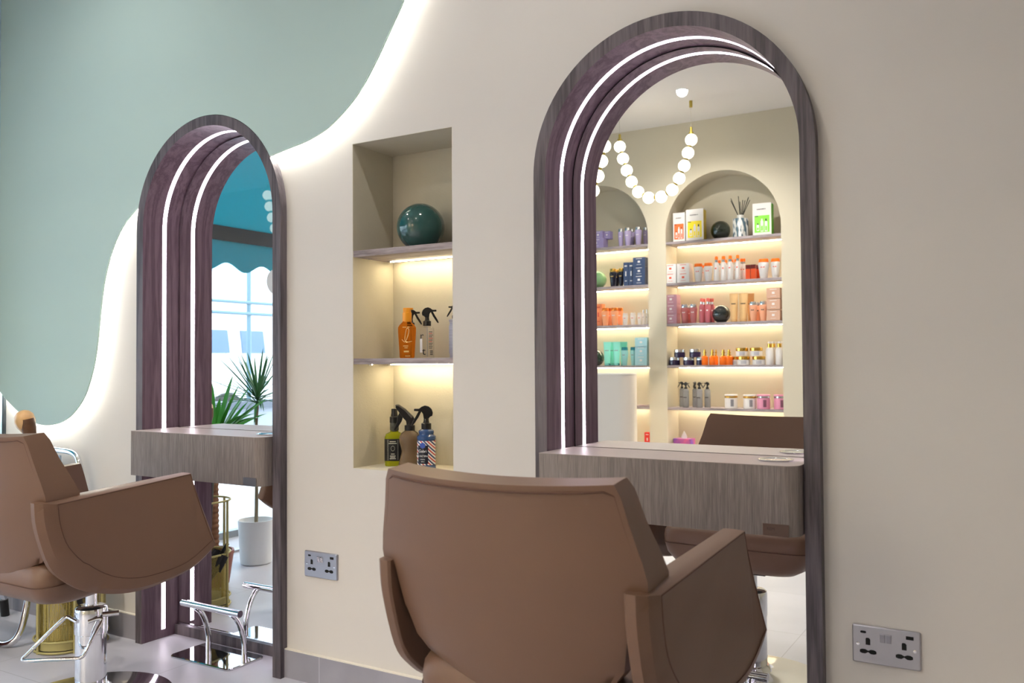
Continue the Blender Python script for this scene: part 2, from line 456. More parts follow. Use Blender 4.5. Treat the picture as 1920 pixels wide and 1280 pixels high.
def station(x, label):
    W, T, P, M, H = ST_W, ST_T, ST_P, ST_M, ST_H
    t = thing('mirror_station', label, 'mirror', (x, 0, 0))
    t['group'] = 'arched mirror stations'
    bm = bmesh.new()
    ring(bm, arch_pts(0, W, H, 0), arch_pts(T, W-T, H-T, 0), -P, M+0.012)
    fr = finish('frame', bm, [M_FRAMEWOOD, M_LITWOOD], t, smooth=30)
    # led line set in the inner side of the frame
    bm = bmesh.new(); e = 0.0006
    o1 = arch_pts(T-0.002, W-T+0.002, H-T+0.002, 0.033); i1 = arch_pts(T+e, W-T-e, H-T-e, 0.033)
    ring(bm, o1, i1, 0.058, 0.075, 0)
    finish('led_strip', bm, M_LEDW, t, smooth=30)
    # mirror, black seal around it
    g = 0.005
    bm = bmesh.new(); pts = arch_pts(T+g, W-T-g, H-T-g, 0.045)
    f = bm.faces.new([bm.verts.new((a, M, b)) for a, b in pts]); r = bmesh.ops.extrude_face_region(bm, geom=[f])
    for v in [q for q in r['geom'] if isinstance(q, bmesh.types.BMVert)]: v.co.y = M+0.004
    finish('mirror_glass', bm, M_MIRROR, t)
    bm = bmesh.new(); pts = arch_pts(T, W-T, H-T, 0.0)
    f = bm.faces.new([bm.verts.new((a, M+0.0045, b)) for a, b in pts]); r = bmesh.ops.extrude_face_region(bm, geom=[f])
    for v in [q for q in r['geom'] if isinstance(q, bmesh.types.BMVert)]: v.co.y = M+0.011
    finish('backing_board', bm, M_BLACKMATT, t)
    bm = bmesh.new(); box(bm, T, W-T, 0.119, M+0.004, 0.0, 0.038)
    k = finish('kick_board', bm, M_FRAMEWOOD, t)
    bm = bmesh.new(); box(bm, T+0.002, W-T-0.002, M-0.004, M-0.001, 0.038, 0.046); finish('mirror_trim', bm, M_CHROME, t)
    # worktop box with rounded front right corner
    def ctr(x0, x1, yf, yb, r=0.035, n=10):
        pts = [(x0, yb), (x0, yf)]
        pts += [(x1-r+r*sin(pi/2*i/n), yf+r-r*cos(pi/2*i/n)) for i in range(n+1)]
        pts += [(x1, yb)]
        return pts
    z1 = 0.8137; z0 = z1-0.1665
    P2 = ctr(T+0.003, W-T-0.004, -0.0805, 0.125)
    bm = bmesh.new(); loft(bm, [[(a, b, z0) for a, b in P2], [(a, b, z1-0.0015) for a, b in P2]])
    top = ctr(T+0.0026, W-T-0.0036, -0.0809, 0.125, 0.0354)
    bm.faces.ensure_lookup_table()
    c = finish('worktop', bm, M_COUNTER, t, smooth=30)
    bm = bmesh.new(); loft(bm, [[(a, b, z1-0.0015) for a, b in top], [(a, b, z1) for a, b in top]])
    finish('top_laminate', bm, M_COUNTERTOP, c, smooth=30)
    # dryer holder ring in the top
    bm = bmesh.new(); cx, cy = 0.652, 0.03
    lathe(bm, [(0.034, z1-0.0), (0.042, z1+0.0006), (0.043, z1+0.003), (0.040, z1+0.0042), (0.036, z1+0.003), (0.033, z1+0.0015), (0.030, z1+0.0012), (0.0, z1+0.001)], 40, cx, cy, cap=False)
    finish('holder_ring', bm, M_CHROME, c, smooth=40)
    bm = bmesh.new(); box(bm, 0.648, 0.709, -0.0822, -0.0805, z0+0.0005, z0+0.029); bmesh.ops.translate(bm, verts=bm.verts, vec=(-0.0, 0, 0))
    pm = M_STEEL if x < -2 else mat('bronze_plate', srgb(132, 112, 104), 0.35, 0.7)
    pl_ = finish('name_plate', bm, pm, c)
    if x > -2:
        text_mesh('plate_lettering', 'REM', 0.010, mat('plate_letters', srgb(92, 76, 70), 0.5), pl_, (0.667, -0.0824, z0+0.017), (radians(90), 0, 0), 0.0002)
    # black sockets below / bracket
    return t
station(ST_X[0], 'arched mirror station on the left, reflecting the shop window and plants')
station(ST_X[1], 'arched mirror station on the right, reflecting the lit product shelves')

# ------------------------------------------------------------------ niche shelves
def wall_shelf(x0, x1, y0, y1, ztop, th, name, label, cat, group, led=None, ledy=None, material=None, ledmat=None, clips=False, wall_y=1):
    t = thing(name, label, cat, ((x0+x1)/2, y0, ztop-th), 0, group)
    w = (x1-x0)/2
    bm = bmesh.new(); box(bm, -w, w, 0, y1-y0, 0, th)
    b = finish('board', bm, material or M_SHELFWOOD, t); 
    if led:
        bm = bmesh.new(); box(bm, -w+led, w-0.004, ledy-y0-0.0045, ledy-y0+0.0045, -0.0028, 0.0)
        finish('led_strip', bm, ledmat or M_LEDWARM, t)
    if clips:
        for cx, cy in ((-w+0.02, 0.06), (w-0.02, 0.06), (-w+0.02, 0.16)):
            bm = bmesh.new(); lathe(bm, [(0.008, -0.004), (0.008, 0)], 14, cx, cy)
            finish('shelf_clip', bm, M_CHROME, t)
    return t
wall_shelf(NX0+0.0015, NX1-0.0015, 0.001, ND-0.001, 1.4281, 0.0205, 'niche_shelf', 'wood-effect shelf carrying the dark green ball in the wall niche', 'shelf', None, 0.03, 0.165, clips=True)
wall_shelf(NX0+0.0015, NX1-0.0015, 0.001, ND-0.001, 1.0769, 0.0185, 'niche_shelf', 'wood-effect shelf carrying the amber bottle in the wall niche', 'shelf', None, 0.03, 0.165, clips=True)
names_sh = ['top', 'second', 'third', 'fourth', 'fifth', 'lowest']
carry = [['gift cartons and the reed diffuser', 'orange-capped white bottles', 'pink and peach bottles', 'purple and white jars', 'clear trigger sprays', 'tissue box'],
         ['lilac bottles', 'navy cartons', 'apricot bottles', 'mint tubes', 'magazines', 'tall red carton']]
for (a, b, _), side, what in zip(AL[::-1], ('right', 'left'), carry):
    for k, z in enumerate((2.059, 1.714, 1.377, 1.030, 0.680, 0.335)):
        wall_shelf(a+0.001, b-0.001, -4.754, -4.501, z, 0.021, 'alcove_shelf', '%s shelf of the %s alcove, carrying the %s' % (names_sh[k], side, what[k]), 'shelf', None, 0.03, -4.715, ledmat=M_LEDBACK)

# ------------------------------------------------------------------ salon chairs
def curve_ring(bm, pts, r, n=6): tube(bm, pts, r, n, cyclic=True)

def salon_chair(x, y, label, turn=0.0, lower=0.0):
    t = thing('salon_chair', label, 'chair', (x, y, 0), 0, 'brown salon chairs')
    # ---- backrest: closed shell, rows (z, half width, y of rear edge, side thickness, middle thickness)
    rows = [(0.500, .165, -.258, .05, .045), (0.512, .200, -.262, .055, .05), (0.54, .222, -.277, .062, .058), (0.60, .236, -.300, .07, .06), (0.65, .243, -.316, .075, .062),
            (0.686, .246, -.327, .08, .065), (0.690, .280, -.328, .100, .066), (0.705, .281, -.331, .102, .066), (0.74, .274, -.336, .094, .066), (0.80, .258, -.343, .078, .066), (0.85, .247, -.350, .066, .066), (0.870, .237, -.352, .060, .066)]
    nu = 24
    rear, front = [], []
    for z, h, yr, ts, tm in rows:
        R_, F_ = [], []
        for i in range(nu+1):
            u = -1+2*i/nu
            u = (1.0 if u > 0 else -1.0)*(1-(1-abs(u))**1.15)
            X = h*u if z > .70 or z < .59 else max(-h, min(h, .285*u))
            w_ = X/.285
            bul = 0.056*(1-w_*w_)-0.012
            yy = yr-bul
            th = tm+(ts-tm)*abs(u)**2.5
            dz = -0.008*(1-u*u) if z > 0.84 else 0.0
            if z < 0.61: dz = (-0.034 if z < 0.53 else -0.026 if z < .55 else -0.012)*(1-u*u)
            R_.append((X, yy, z+dz)); F_.append((X*0.99, yy+th, z+dz+(0.006 if z > 0.84 else 0)))
        rear.append(R_); front.append(F_)
    bm = bmesh.new()
    loops = []
    for R_, F_ in zip(rear, front): loops.append(R_+F_[::-1])
    loft(bm, loops, True, True)
    bmesh.ops.remove_doubles(bm, verts=bm.verts, dist=1e-5)
    bmesh.ops.triangulate(bm, faces=[f for f in bm.faces if len(f.verts) > 4])
    br = finish('backrest', bm, M_LEATHER, t, smooth=35); bevel(br, 0.014, 4, 40)
    # piping round the rear face of the backrest
    top_r = rear[-1]; path = [Vector(p)+Vector((0, -0.0005, 0)) for p in [rear[k][0] for k in range(6, 12)]]
    path = [Vector(rear[k][0])+Vector((0.010, -0.002, 0)) for k in range(7, 11)]+[Vector(rear[11][0])+Vector((0.016, -0.006, -0.012))]
    path += [Vector(p)+Vector((0, -0.0016, -0.012)) for p in top_r[3:-3]]
    path += [Vector(rear[11][-1])+Vector((-0.016, -0.006, -0.012))]+[Vector(rear[k][-1])+Vector((-0.010, -0.002, 0)) for k in range(10, 6, -1)]
    bm = bmesh.new(); tube(bm, path, 0.0016, 6)
    finish('piping', bm, M_SEAM, br, smooth=180)
    # ---- arms
    dy, dz = -0.04, 0.012
    prof = [(-.256, .671), (-.247, .61), (-.223, .549), (-.165, .487), (-.096, .442), (-.024, .421), (.052, .42), (.151, .437), (.240, .490), (.172, .708)]
    sil = [(-.304, .678), (-.296, .606), (-.261, .502), (-.215, .45), (-.15, .408), (-.05, .381), (.05, .381), (.179, .410), (.262, .466), (.176, .709)]
    def dens(P):
        A = [Vector((a, b)) for a, b in P]
        out = []
        cur = smooth_path([Vector((a.x, 0, a.y)) for a in A[:9]], 4)
        out = [(p.x, p.z) for p in cur]
        f, g = A[8], A[9]
        out += [tuple(f.lerp(g, k/6)) for k in range(1, 6)]+[tuple(g)]
        h = A[0]
        out += [tuple(g.lerp(h, k/6)) for k in range(1, 6)]
        return out
    PO, SI = dens(prof), dens(sil)
    for s, nm in ((1, 'armrest'), (-1, 'armrest')):
        def P3(P, x): return [(s*(x+0.020*max(0, (a+0.27))/0.5+0.022*max(0, min(1, (.68-b)/.19))*max(0, min(1, (a+.1)/.34))), a+dy, b+dz) for a, b in P]
        inner = [(a*0.985, b+(0.004 if b < 0.5 else 0)) for a, b in SI]
        bm = bmesh.new()
        loft(bm, [P3(inner, 0.246), P3(SI, 0.251), P3(SI, 0.268), P3([( (a*1+c*2)/3, (b+d*2)/3) for (a, b), (c, d) in zip(PO, SI)], 0.284), P3(PO, 0.292)])
        bmesh.ops.triangulate(bm, faces=[f for f in bm.faces if len(f.verts) > 4])
        ar = finish(nm, bm, M_LEATHER, t, smooth=28); bevel(ar, 0.006, 3, 30)
        bm = bmesh.new(); curve_ring(bm, [Vector(p)+Vector((s*0.0005, 0, 0)) for p in P3([(a*0.985, b+(0.003 if b < 0.5 else -0.002)) for a, b in PO], 0.2915)], 0.0013, 6)
        finish('stitching', bm, M_SEAM, ar, smooth=180)
    # ---- seat cushion
    def sq(hw, y0, y1, z, r=0.06, n=7, crown=0):
        out = []
        for cx, cy, a0 in ((hw-r, y1-r, 0), (-hw+r, y1-r, 90), (-hw+r, y0+r, 180), (hw-r, y0+r, 270)):
            for i in range(n+1):
                a = radians(a0+90*i/n); out.append((cx+r*cos(a), cy+r*sin(a), z))
        return out
    bm = bmesh.new()
    loft(bm, [sq(.12, -.14, .12, .356), sq(.17, -.21, .19, .362), sq(.203, -.255, .222, .380), sq(.222, -.285, .240, .408), sq(.2285, -.298, .247, .436), sq(.2295, -.300, .250, .460), sq(.2275, -.296, .248, .480), sq(.219, -.288, .238, .494), sq(.195, -.27, .21, .502), sq(.12, -.20, .14, .506)])
    for v in bm.verts: v.co.z += .050*(v.co.y+.30)/.55
    st = finish('seat', bm, M_LEATHER, t, smooth=50)
    bm = bmesh.new(); curve_ring(bm, [(a_, b_, c_+.050*(b_+.30)/.55) for a_, b_, c_ in sq(.2300, -.2995, .2495, .440)], 0.0013, 6); finish('stitching', bm, M_SEAM, st, smooth=180)
    # ---- base
    bm = bmesh.new(); box(bm, -.06, .06, -.06, .06, .372, .395); finish('seat_plate', bm, M_BLACK, t)
    bm = bmesh.new(); lathe(bm, [(.017, .29), (.017, .36)], 24); finish('piston', bm, M_CHROME, t, smooth=30)
    bm = bmesh.new(); lathe(bm, [(.0465, .02), (.0465, .215), (.049, .217), (.049, .285), (.047, .295), (.040, .300), (.02, .302)], 48); finish('pump_column', bm, M_CHROME, t, smooth=30)
    bm = bmesh.new(); lathe(bm, [(.245, 0.0), (.247, .003), (.245, .007), (.20, .014), (.12, .022), (.075, .03), (.06, .036), (.055, .05), (.050, .055)], 72)
    finish('base_plate', bm, M_CHROME, t, smooth=40)
    e1 = Vector((.86, .52, 0)); e2 = Vector((.52, -.86, 0)); e1.rotate(Matrix.Rotation(turn, 3, 'Z')); e2.rotate(Matrix.Rotation(turn, 3, 'Z'))
    def q(a, b, z): return e1*a+e2*b+Vector((0, 0, z))
    bm = bmesh.new()
    pts = smooth_path([q(-.020, .048, .262), q(-.045, .035, .268), q(-.060, .03, .272), q(-.075, .035, .262), q(-.12, .055, .215), q(-.158, .075, .172), q(-.168, .083, .160), q(-.155, .088, .156), q(-.08, .095, .162), q(0, .10, .166), q(.018, .10, .170), q(.027, .095, .180), q(.045, .06, .235), q(.053, .04, .262), q(.045, .040, .27), q(.015, .048, .262)], 5)
    tube(bm, pts, 0.0058, 10)
    finish('foot_pump', bm, M_CHROME, t, smooth=60)
    bm = bmesh.new(); tube(bm, [q(.045, .02, .276), q(.088, .0, .276)], 0.0085, 12); finish('pump_pivot', bm, M_CHROME, t, smooth=60)
    for ch in t.children:
        if ch.name.split('.')[0] in ('backrest', 'armrest', 'seat', 'seat_plate'): ch.location.z = -lower
    return t
salon_chair(-2.60, -0.47, 'brown salon chair on a chrome base at the left mirror')
salon_chair(-0.846, -0.495, 'brown salon chair seen from behind, in front of the right mirror', radians(-115), 0.012)

# ------------------------------------------------------------------ footrests
def footrest(x, label):
    t = thing('footrest', label, 'footrest', (x, 0, 0), 0, 'chrome floor footrests')
    bm = bmesh.new()
    P = rrect(0.315, 0.17, 0.02, 6, 0, 0.012)
    Pi = rrect(0.309, 0.164, 0.018, 6, 0, 0.012)
    loft(bm, [[(a, b, 0) for a, b in P], [(a, b, .005) for a, b in P], [(a, b, .008) for a, b in Pi]])
    finish('base_plate', bm, mat('dark_chrome', (0.55, 0.55, 0.57, 1), 0.04, 1.0), t, smooth=30)
    bm = bmesh.new(); tube(bm, [(-.155, -.014, .183), (.150, -.014, .183)], 0.0125, 20); finish('foot_bar', bm, M_CHROME, t, smooth=50)
    for sx in (-.085, .105):
        bm = bmesh.new()
        pts = smooth_path([(sx, .045, .008), (sx, .045, .05), (sx, .040, .08), (sx, .028, .12), (sx, .008, .155), (sx, -.014, .176)], 6)
        tube(bm, pts, 0.010, 14); finish('support', bm, M_CHROME, t, smooth=60)
    return t
footrest(-2.582, 'chrome footrest on the floor under the left mirror station')
footrest(-0.817, 'chrome footrest under the right mirror station, mostly hidden by the chair')

# ------------------------------------------------------------------ double sockets
def socket(x, z, label, usb=True):
    t = thing('wall_socket', label, 'socket', (x, 0, z), 0, 'double wall sockets')
    W, H = .146, .086
    bm = bmesh.new()
    def rr(w, h, r, y): return [(a, y, b) for a, b in rrect(w, h, r, 5, W/2, H/2)]
    loft(bm, [rr(W, H, .004, 0), rr(W, H, .004, -.004), rr(W-.005, H-.005, .003, -.0072)])
    p = finish('face_plate', bm, M_STEEL, t, smooth=25)
    def slot(pts, nm):
        bm = bmesh.new(); y0, y1 = -.0068, -.00765
        loft(bm, [[(a, y0, b) for a, b in pts], [(a, y1, b) for a, b in pts]])
        return finish(nm, bm, M_BLACKMATT, p)
    for cx in (.0345, .1115):
        slot([(cx-.005, .043), (cx+.005, .043), (cx+.005, .056), (cx+.002, .059), (cx-.003, .059), (cx-.005, .057)], 'earth_slot')
        b = [(cx-.018, .0245), (cx-.013, .0225), (cx-.006, .0225), (cx, .0265), (cx+.006, .0225), (cx+.013, .0225), (cx+.018, .0245), (cx+.018, .0300), (cx+.013, .0325), (cx+.006, .0325), (cx, .0295), (cx-.006, .0325), (cx-.013, .0325), (cx-.018, .0300)]
        slot(b, 'pin_slot')
    slot([(a, b) for a, b in rrect(.013, .0055, .0027, 4, .0245, .0715)], 'usb_port')
    slot([(.1155, .0675), (.1315, .0675), (.1315, .0755), (.1155, .0755)], 'usb_port')
    for cx in (.066, .0795):
        bm = bmesh.new()
        v = [(cx-.0055, -.0070, .0525), (cx+.0055, -.0070, .0525), (cx+.0055, -.0070, .0735), (cx-.0055, -.0070, .0735)]
        v2 = [(cx-.005, -.0085, .0530), (cx+.005, -.0085, .0530), (cx+.005, -.0125, .0715), (cx-.005, -.0125, .0715)]
        loft(bm, [v, v2]); o = finish('rocker_switch', bm, M_CHROME if x < -1 else M_STEEL, p); bevel(o, .001, 2)
    for cx in (.0125, .1335):
        bm = bmesh.new(); lathe(bm, [(.0036, 0), (.0036, .0007), (.002, .0011)], 16)
        o = finish('screw', bm, M_CHROME, p, smooth=40); o.rotation_euler = (radians(90), 0, 0); o.location = (cx, -.0070, .043)
    return t
socket(-2.1319, .3511, 'brushed steel double socket between the left mirror and the niche, low on the wall')
socket(-0.3920, .3607, 'brushed steel double socket right of the right mirror, low on the wall')

# ------------------------------------------------------------------ glossy balls
def ball(x, y, z, r, col, label, rough=0.12):
    bm = bmesh.new(); sphere(bm, r, (0, 0, r*0.94), 48, 28, flat=r*0.94)
    o = finish('glazed_ball', bm, mat('ball_'+'_'.join(str(int(c*999)) for c in col[:3]), col, rough, coat=0.6), smooth=60)
    o.location = (x, y, z)
    return tag(o, label, 'ball')
ball(-1.720, 0.10, 1.4281, 0.0775, srgb(36, 78, 76), 'glossy dark green ball on the upper shelf of the wall niche')
ball(-2.250, -4.61, 2.059, 0.080, srgb(26, 34, 24), 'glossy black-green ball between the gift cartons and the reed diffuser')
ball(-2.246, -4.59, 1.377, 0.074, srgb(26, 32, 32), 'shiny black ball between the rose sprays and the beige tubes')
ball(-3.362, -4.60, 1.714, 0.078, srgb(118, 158, 112), 'light green ball left of the black bottles')
ball(-3.385, -4.60, 1.030, 0.072, srgb(24, 40, 30), 'dark green ball left of the mint tubes')

# ------------------------------------------------------------------ trigger head (shared by the spray bottles); nozzle along +x
M_SMOKE = mat('smoke_grey_plastic', srgb(92, 88, 80), 0.25)
def head_mesh(bm, z, s=1.0, mi=0, style=0):
    if style == 0:      # rounded head with long finger lever
        side = [(-.019, .030), (-.021, .040), (-.017, .052), (-.008, .060), (.004, .063), (.015, .059), (.022, .053), (.038, .053), (.038, .046), (.024, .045), (.015, .044), (.010, .036), (.008, .022), (-.008, .022), (-.012, .028)]
        lever = [(.014, .046), (.024, .045), (.032, .030), (.042, .014), (.047, .002), (.044, -.002), (.036, .008), (.024, .026)]
    else:               # beak with broad smoky back and lever
        side = [(-.020, .018), (-.012, .010), (.010, .010), (.012, .022), (.020, .030), (.040, .058), (.046, .066), (.044, .073), (.034, .074), (.010, .058), (-.012, .036)]
        lever = [(.022, .034), (.032, .050), (.040, .036), (.042, .016), (.052, -.006), (.048, -.010), (.036, .004), (.026, .020)]
    for pts, w in ((side, .0085), (lever, .0055)):
        A = [(a*s, -w*s, z+b*s) for a, b in pts]; B = [(a*s, w*s, z+b*s) for a, b in pts]
        loft(bm, [A, B], mi=mi)
def trigger_parts(parent, z, rc, s=1.0, col=None, style=0, rot=0.0):
    bm = bmesh.new(); lathe(bm, [(rc, z), (rc*1.03, z+.001), (rc*1.03, z+.019*s), (rc*.7, z+.021*s), (rc*.55, z+.026*s), (rc*.5, z+.04*s)], 24)
    c = finish('collar', bm, col or M_BLACK, parent, smooth=35)
    bm = bmesh.new(); head_mesh(bm, z+.012*s, s, style=style)
    h = finish('trigger_head', bm, col or M_BLACK, parent); bevel(h, .002*s, 3, 25); h.rotation_euler = (0, 0, rot)
    return c

# bottles in the wall niche
ROTR = radians(0)
# clear spray
def niche_spray(x, y, label, body_mat, h=.098, w=.0225, rot=0.0, lab=True):
    t = thing('spray_bottle', label, 'bottle', (x, y, 1.0769), .62)
    bm = bmesh.new(); r = w
    loft(bm, [[(a, b, z) for a, b in rrect(2*q, 2*q, q*.5, 6)] for q, z in ((r*.9, 0), (r, .003), (r, h-.004), (r*.9, h), (.011, h+.003), (.011, h+.008))])
    finish('bottle_body', bm, body_mat, t, smooth=40)
    trigger_parts(t, h+.006, .0125, .80, rot=rot)
    bm = bmesh.new(); tube(bm, [(0, 0, .006), (0, 0, h)], .0018, 8); finish('dip_tube', bm, mat('dip_tube_plastic', (.6, .6, .6, 1), .4), t)
    if lab:
        M_INK = mat('ink_black', (.01, .012, .02, 1), .5); M_RED = mat('ink_red', srgb(200, 40, 60), .5)
        bm = bmesh.new(); f = -r-.0006
        box(bm, -.0225, -.0150, f, f+.0004, .018, .062); finish('paper_label', bm, mat('paper_white', (.8, .8, .86, 1), .6), t)
        text_mesh('lettering', 't', .034, M_INK, t, (-.010, f, .021), (radians(90), 0, 0), .0002)
        text_mesh('lettering', 'r', .030, M_INK, t, (-.0165, f+.0001, .071), (radians(90), 0, 0), .0002)
        for k in range(11):
            z = .083-.0052*k
            ww = random.uniform(.010, .0145)
            bm = bmesh.new(); box(bm, .0060, .0060+ww, f, f+.0003, z, z+.0018); finish('print_line', bm, M_RED if k in (1, 4, 6) else M_INK, t)
        for k in range(4):
            bm = bmesh.new(); box(bm, .0095, .0185, f, f+.0003, .010+.0042*k, .0122+.0042*k); finish('bar_line', bm, M_INK, t)
    return t
M_CLEAR = mat('clear_plastic', (.96, .96, .97, 1), .05, trans=1.0, ior=1.2)
niche_spray(-1.700, .105, 'clear spray bottle with black trigger and a big letter t, in the wall niche', M_CLEAR)
niche_spray(-1.812, .165, 'spray bottle with black trigger standing behind the amber bottle', M_CLEAR, lab=False)
# the grey bottle cut off by the niche edge
t = thing('spray_bottle', 'grey printed spray bottle half hidden by the right edge of the niche', 'bottle', (-1.583, .10, 1.0769), .62)
bm = bmesh.new(); lathe(bm, [(.020, 0), (.0205, .012), (.0225, .016), (.0225, .100), (.0205, .104), (.0205, .112), (.0225, .115), (.0225, .120), (.012, .124)], 30); finish('bottle_body', bm, mat('grey_label', srgb(150, 150, 166), .4, noise=.4, nscale=40, stretch=(.2, .2, 6)), t, smooth=35)
trigger_parts(t, .122, .012, .62, rot=radians(180))
# amber bottle
t = thing('oil_bottle', 'amber oil bottle with golden orange pump cap on the middle niche shelf', 'bottle', (-1.7475, .062, 1.0769), .62)
M_AMBER = mat('amber_glass', srgb(246, 146, 44), .03, trans=0.95, ior=1.15)
bm = bmesh.new()
def oct_(w, d, z, c=.3):
    return [(w*a, d*b, z) for a, b in ((-1, -1+c), (-1+c, -1), (1-c, -1), (1, -1+c), (1, 1-c), (1-c, 1), (-1+c, 1), (-1, 1-c))]
loft(bm, [oct_(.022, .014, 0), oct_(.0235, .015, .004), oct_(.0285, .017, .085), oct_(.0285, .017, .098), oct_(.024, .016, .106), oct_(.0145, .013, .116), oct_(.0135, .0125, .118)])
finish('bottle_body', bm, M_AMBER, t)
bm = bmesh.new()
lathe(bm, [(.0147, .1165), (.0147, .146), (.0139, .1465), (.0136, .147), (.0130, .1475), (.0130, .160), (.0122, .1615)], 30)
box(bm, .004, .019, -.006, .006, .156, .1615)
finish('pump_cap', bm, mat('amber_cap', srgb(230, 150, 30), .3), t, smooth=35)
M_SCRIPT = mat('gold_print', srgb(236, 214, 150), .3, .4)
bm = bmesh.new(); tube(bm, [(p.x, -.0176, p.z) for p in smooth_path([(-.016, 0, .060), (-.006, 0, .052), (.004, 0, .074), (.006, 0, .092), (-.001, 0, .094), (-.006, 0, .070), (-.004, 0, .052), (.016, 0, .054)], 8)], .0009, 6); finish('script_logo', bm, M_SCRIPT, t)
for k, (a, b, z) in enumerate(((-.014, -.002, .098), (.001, .008, .098), (-.012, .004, .038), (-.008, .002, .032), (-.010, .006, .019), (-.006, .010, .006))):
    bm = bmesh.new(); box(bm, a, b, -.0176, -.0170, z, z+(.005 if k == 4 else .0022)); finish('print_line', bm, M_SCRIPT, t)
# lower compartment: green bottle, hourglass bottle, blue bottle
t = thing('tonic_bottle', 'yellow-green tonic bottle with black label, left of the smoky spray bottle', 'bottle', (-1.846, .118, NZ0+.001), .62)
bm = bmesh.new(); loft(bm, [[(a, b, z) for a, b in rrect(2*w, 1.6*w, w*.5, 6)] for w, z in ((.029, 0), (.0315, .004), (.0315, .095), (.027, .106), (.014, .112), (.013, .118))])
finish('bottle_body', bm, mat('lime_liquid', srgb(190, 196, 40), .08, trans=.6, ior=1.33), t, smooth=40)
bm = bmesh.new(); lathe(bm, [(.0135, .113), (.0148, .120), (.0148, .138), (.0135, .142)], 24); finish('neck_wrap', bm, mat('neck_print', (.06, .06, .05, 1), .5, noise=.95, nscale=130), t, smooth=35)
bm = bmesh.new(); lathe(bm, [(.0155, .142), (.0155, .161), (.012, .163), (.0105, .172), (.0100, .173), (.0100, .186), (.0090, .188)], 24); finish('spray_cap', bm, M_BLACK, t, smooth=35)
bm = bmesh.new(); loft(bm, [[(a, b, z) for a, b in rrect(.0642, .0518, .0160, 6)] for z in (.018, .090)], cap=False)
lb = finish('label', bm, M_BLACK, t, smooth=40)
M_PRINT = mat('label_print', srgb(206, 204, 190), .6)
bm = bmesh.new()
for z, w in ((.080, .020), (.074, .026), (.0395, .012), (.033, .018), (.0285, .016), (.024, .020)): box(bm, -.004-w/2, -.004+w/2, -.0264, -.0260, z, z+.0022)
for k in range(16):
    a = 2*pi*k/16; box(bm, -.0045+.006*cos(a), -.0032+.006*cos(a), -.0264, -.0260, .058+.008*sin(a), .0595+.008*sin(a))
box(bm, -.0200, -.0194, -.0264, -.0260, .021, .087); box(bm, .0125, .0131, -.0264, -.0260, .021, .087)
finish('lettering', bm, M_PRINT, lb)
t = thing('spray_bottle', 'smoky brown hourglass spray bottle with black trigger, in the bottom of the niche', 'bottle', (-1.772, .105, NZ0+.001), .62)
bm = bmesh.new(); lathe(bm, [(.030, 0), (.036, .004), (.0365, .012), (.034, .022), (.0285, .040), (.0262, .052), (.0285, .064), (.0335, .078), (.0352, .090), (.0335, .102), (.027, .112), (.018, .118), (.0165, .120)], 40)
finish('bottle_body', bm, mat('smoky_plastic', srgb(140, 118, 94), .1, trans=.5, ior=1.3), t, smooth=60)
trigger_parts(t, .117, .0165, 1.0, M_BLACK, style=1, rot=radians(180))
bm = bmesh.new(); pts = [(.012, .036), (-.012, .060), (-.036, .0765), (-.046, .0750), (-.046, .0700), (-.036, .070), (-.014, .054), (.006, .030)]
loft(bm, [[(a, -.0105, .129+b) for a, b in pts], [(a, .0105, .129+b) for a, b in pts]]); o = finish('trigger_shroud', bm, M_SMOKE, t); bevel(o, .002, 2)
t = thing('spray_bottle', 'navy blue spray bottle with red, white and blue barber stripes', 'bottle', (-1.690, .085, NZ0+.001), .62)
M_NAVYG = mat('navy_gloss', srgb(44, 74, 120), .15, coat=.4)
bm = bmesh.new(); lathe(bm, [(.026, 0), (.0305, .002), (.0305, .012), (.0285, .014), (.0285, .094), (.0305, .096), (.0305, .106), (.026, .109), (.0235, .112), (.0250, .117), (.0245, .123), (.019, .127), (.0165, .128)], 40)
finish('bottle_body', bm, M_NAVYG, t, smooth=35)
def stripe_mat():
    m = bpy.data.materials.new('barber_stripes'); m.use_nodes = True; nt = m.node_tree; b = nt.nodes['Principled BSDF']; b.inputs['Roughness'].default_value = .35
    tc = nt.nodes.new('ShaderNodeTexCoord'); sp = nt.nodes.new('ShaderNodeSeparateXYZ'); nt.links.new(tc.outputs['Object'], sp.inputs[0])
    a = nt.nodes.new('ShaderNodeMath'); a.operation = 'ADD'; nt.links.new(sp.outputs[0], a.inputs[0]); nt.links.new(sp.outputs[2], a.inputs[1])
    k = nt.nodes.new('ShaderNodeMath'); k.operation = 'MULTIPLY'; k.inputs[1].default_value = 46; nt.links.new(a.outputs[0], k.inputs[0])
    fr_ = nt.nodes.new('ShaderNodeMath'); fr_.operation = 'FRACT'; nt.links.new(k.outputs[0], fr_.inputs[0])
    cr = nt.nodes.new('ShaderNodeValToRGB'); cr.color_ramp.interpolation = 'CONSTANT'
    e = cr.color_ramp.elements; e[0].position = 0; e[0].color = (.8, .8, .8, 1); e[1].position = .28; e[1].color = srgb(200, 30, 36)
    for p_, c_ in ((.5, (.8, .8, .8, 1)), (.75, srgb(34, 40, 110))):
        n = e.new(p_); n.color = c_
    nt.links.new(fr_.outputs[0], cr.inputs[0]); nt.links.new(cr.outputs[0], b.inputs['Base Color']); return m
bm = bmesh.new(); lathe(bm, [(.0291, .016), (.0291, .092)], 40, cap=False); lb = finish('striped_label', bm, stripe_mat(), t, smooth=180)
bm = bmesh.new()
A0, A1 = radians(-150), radians(-78)
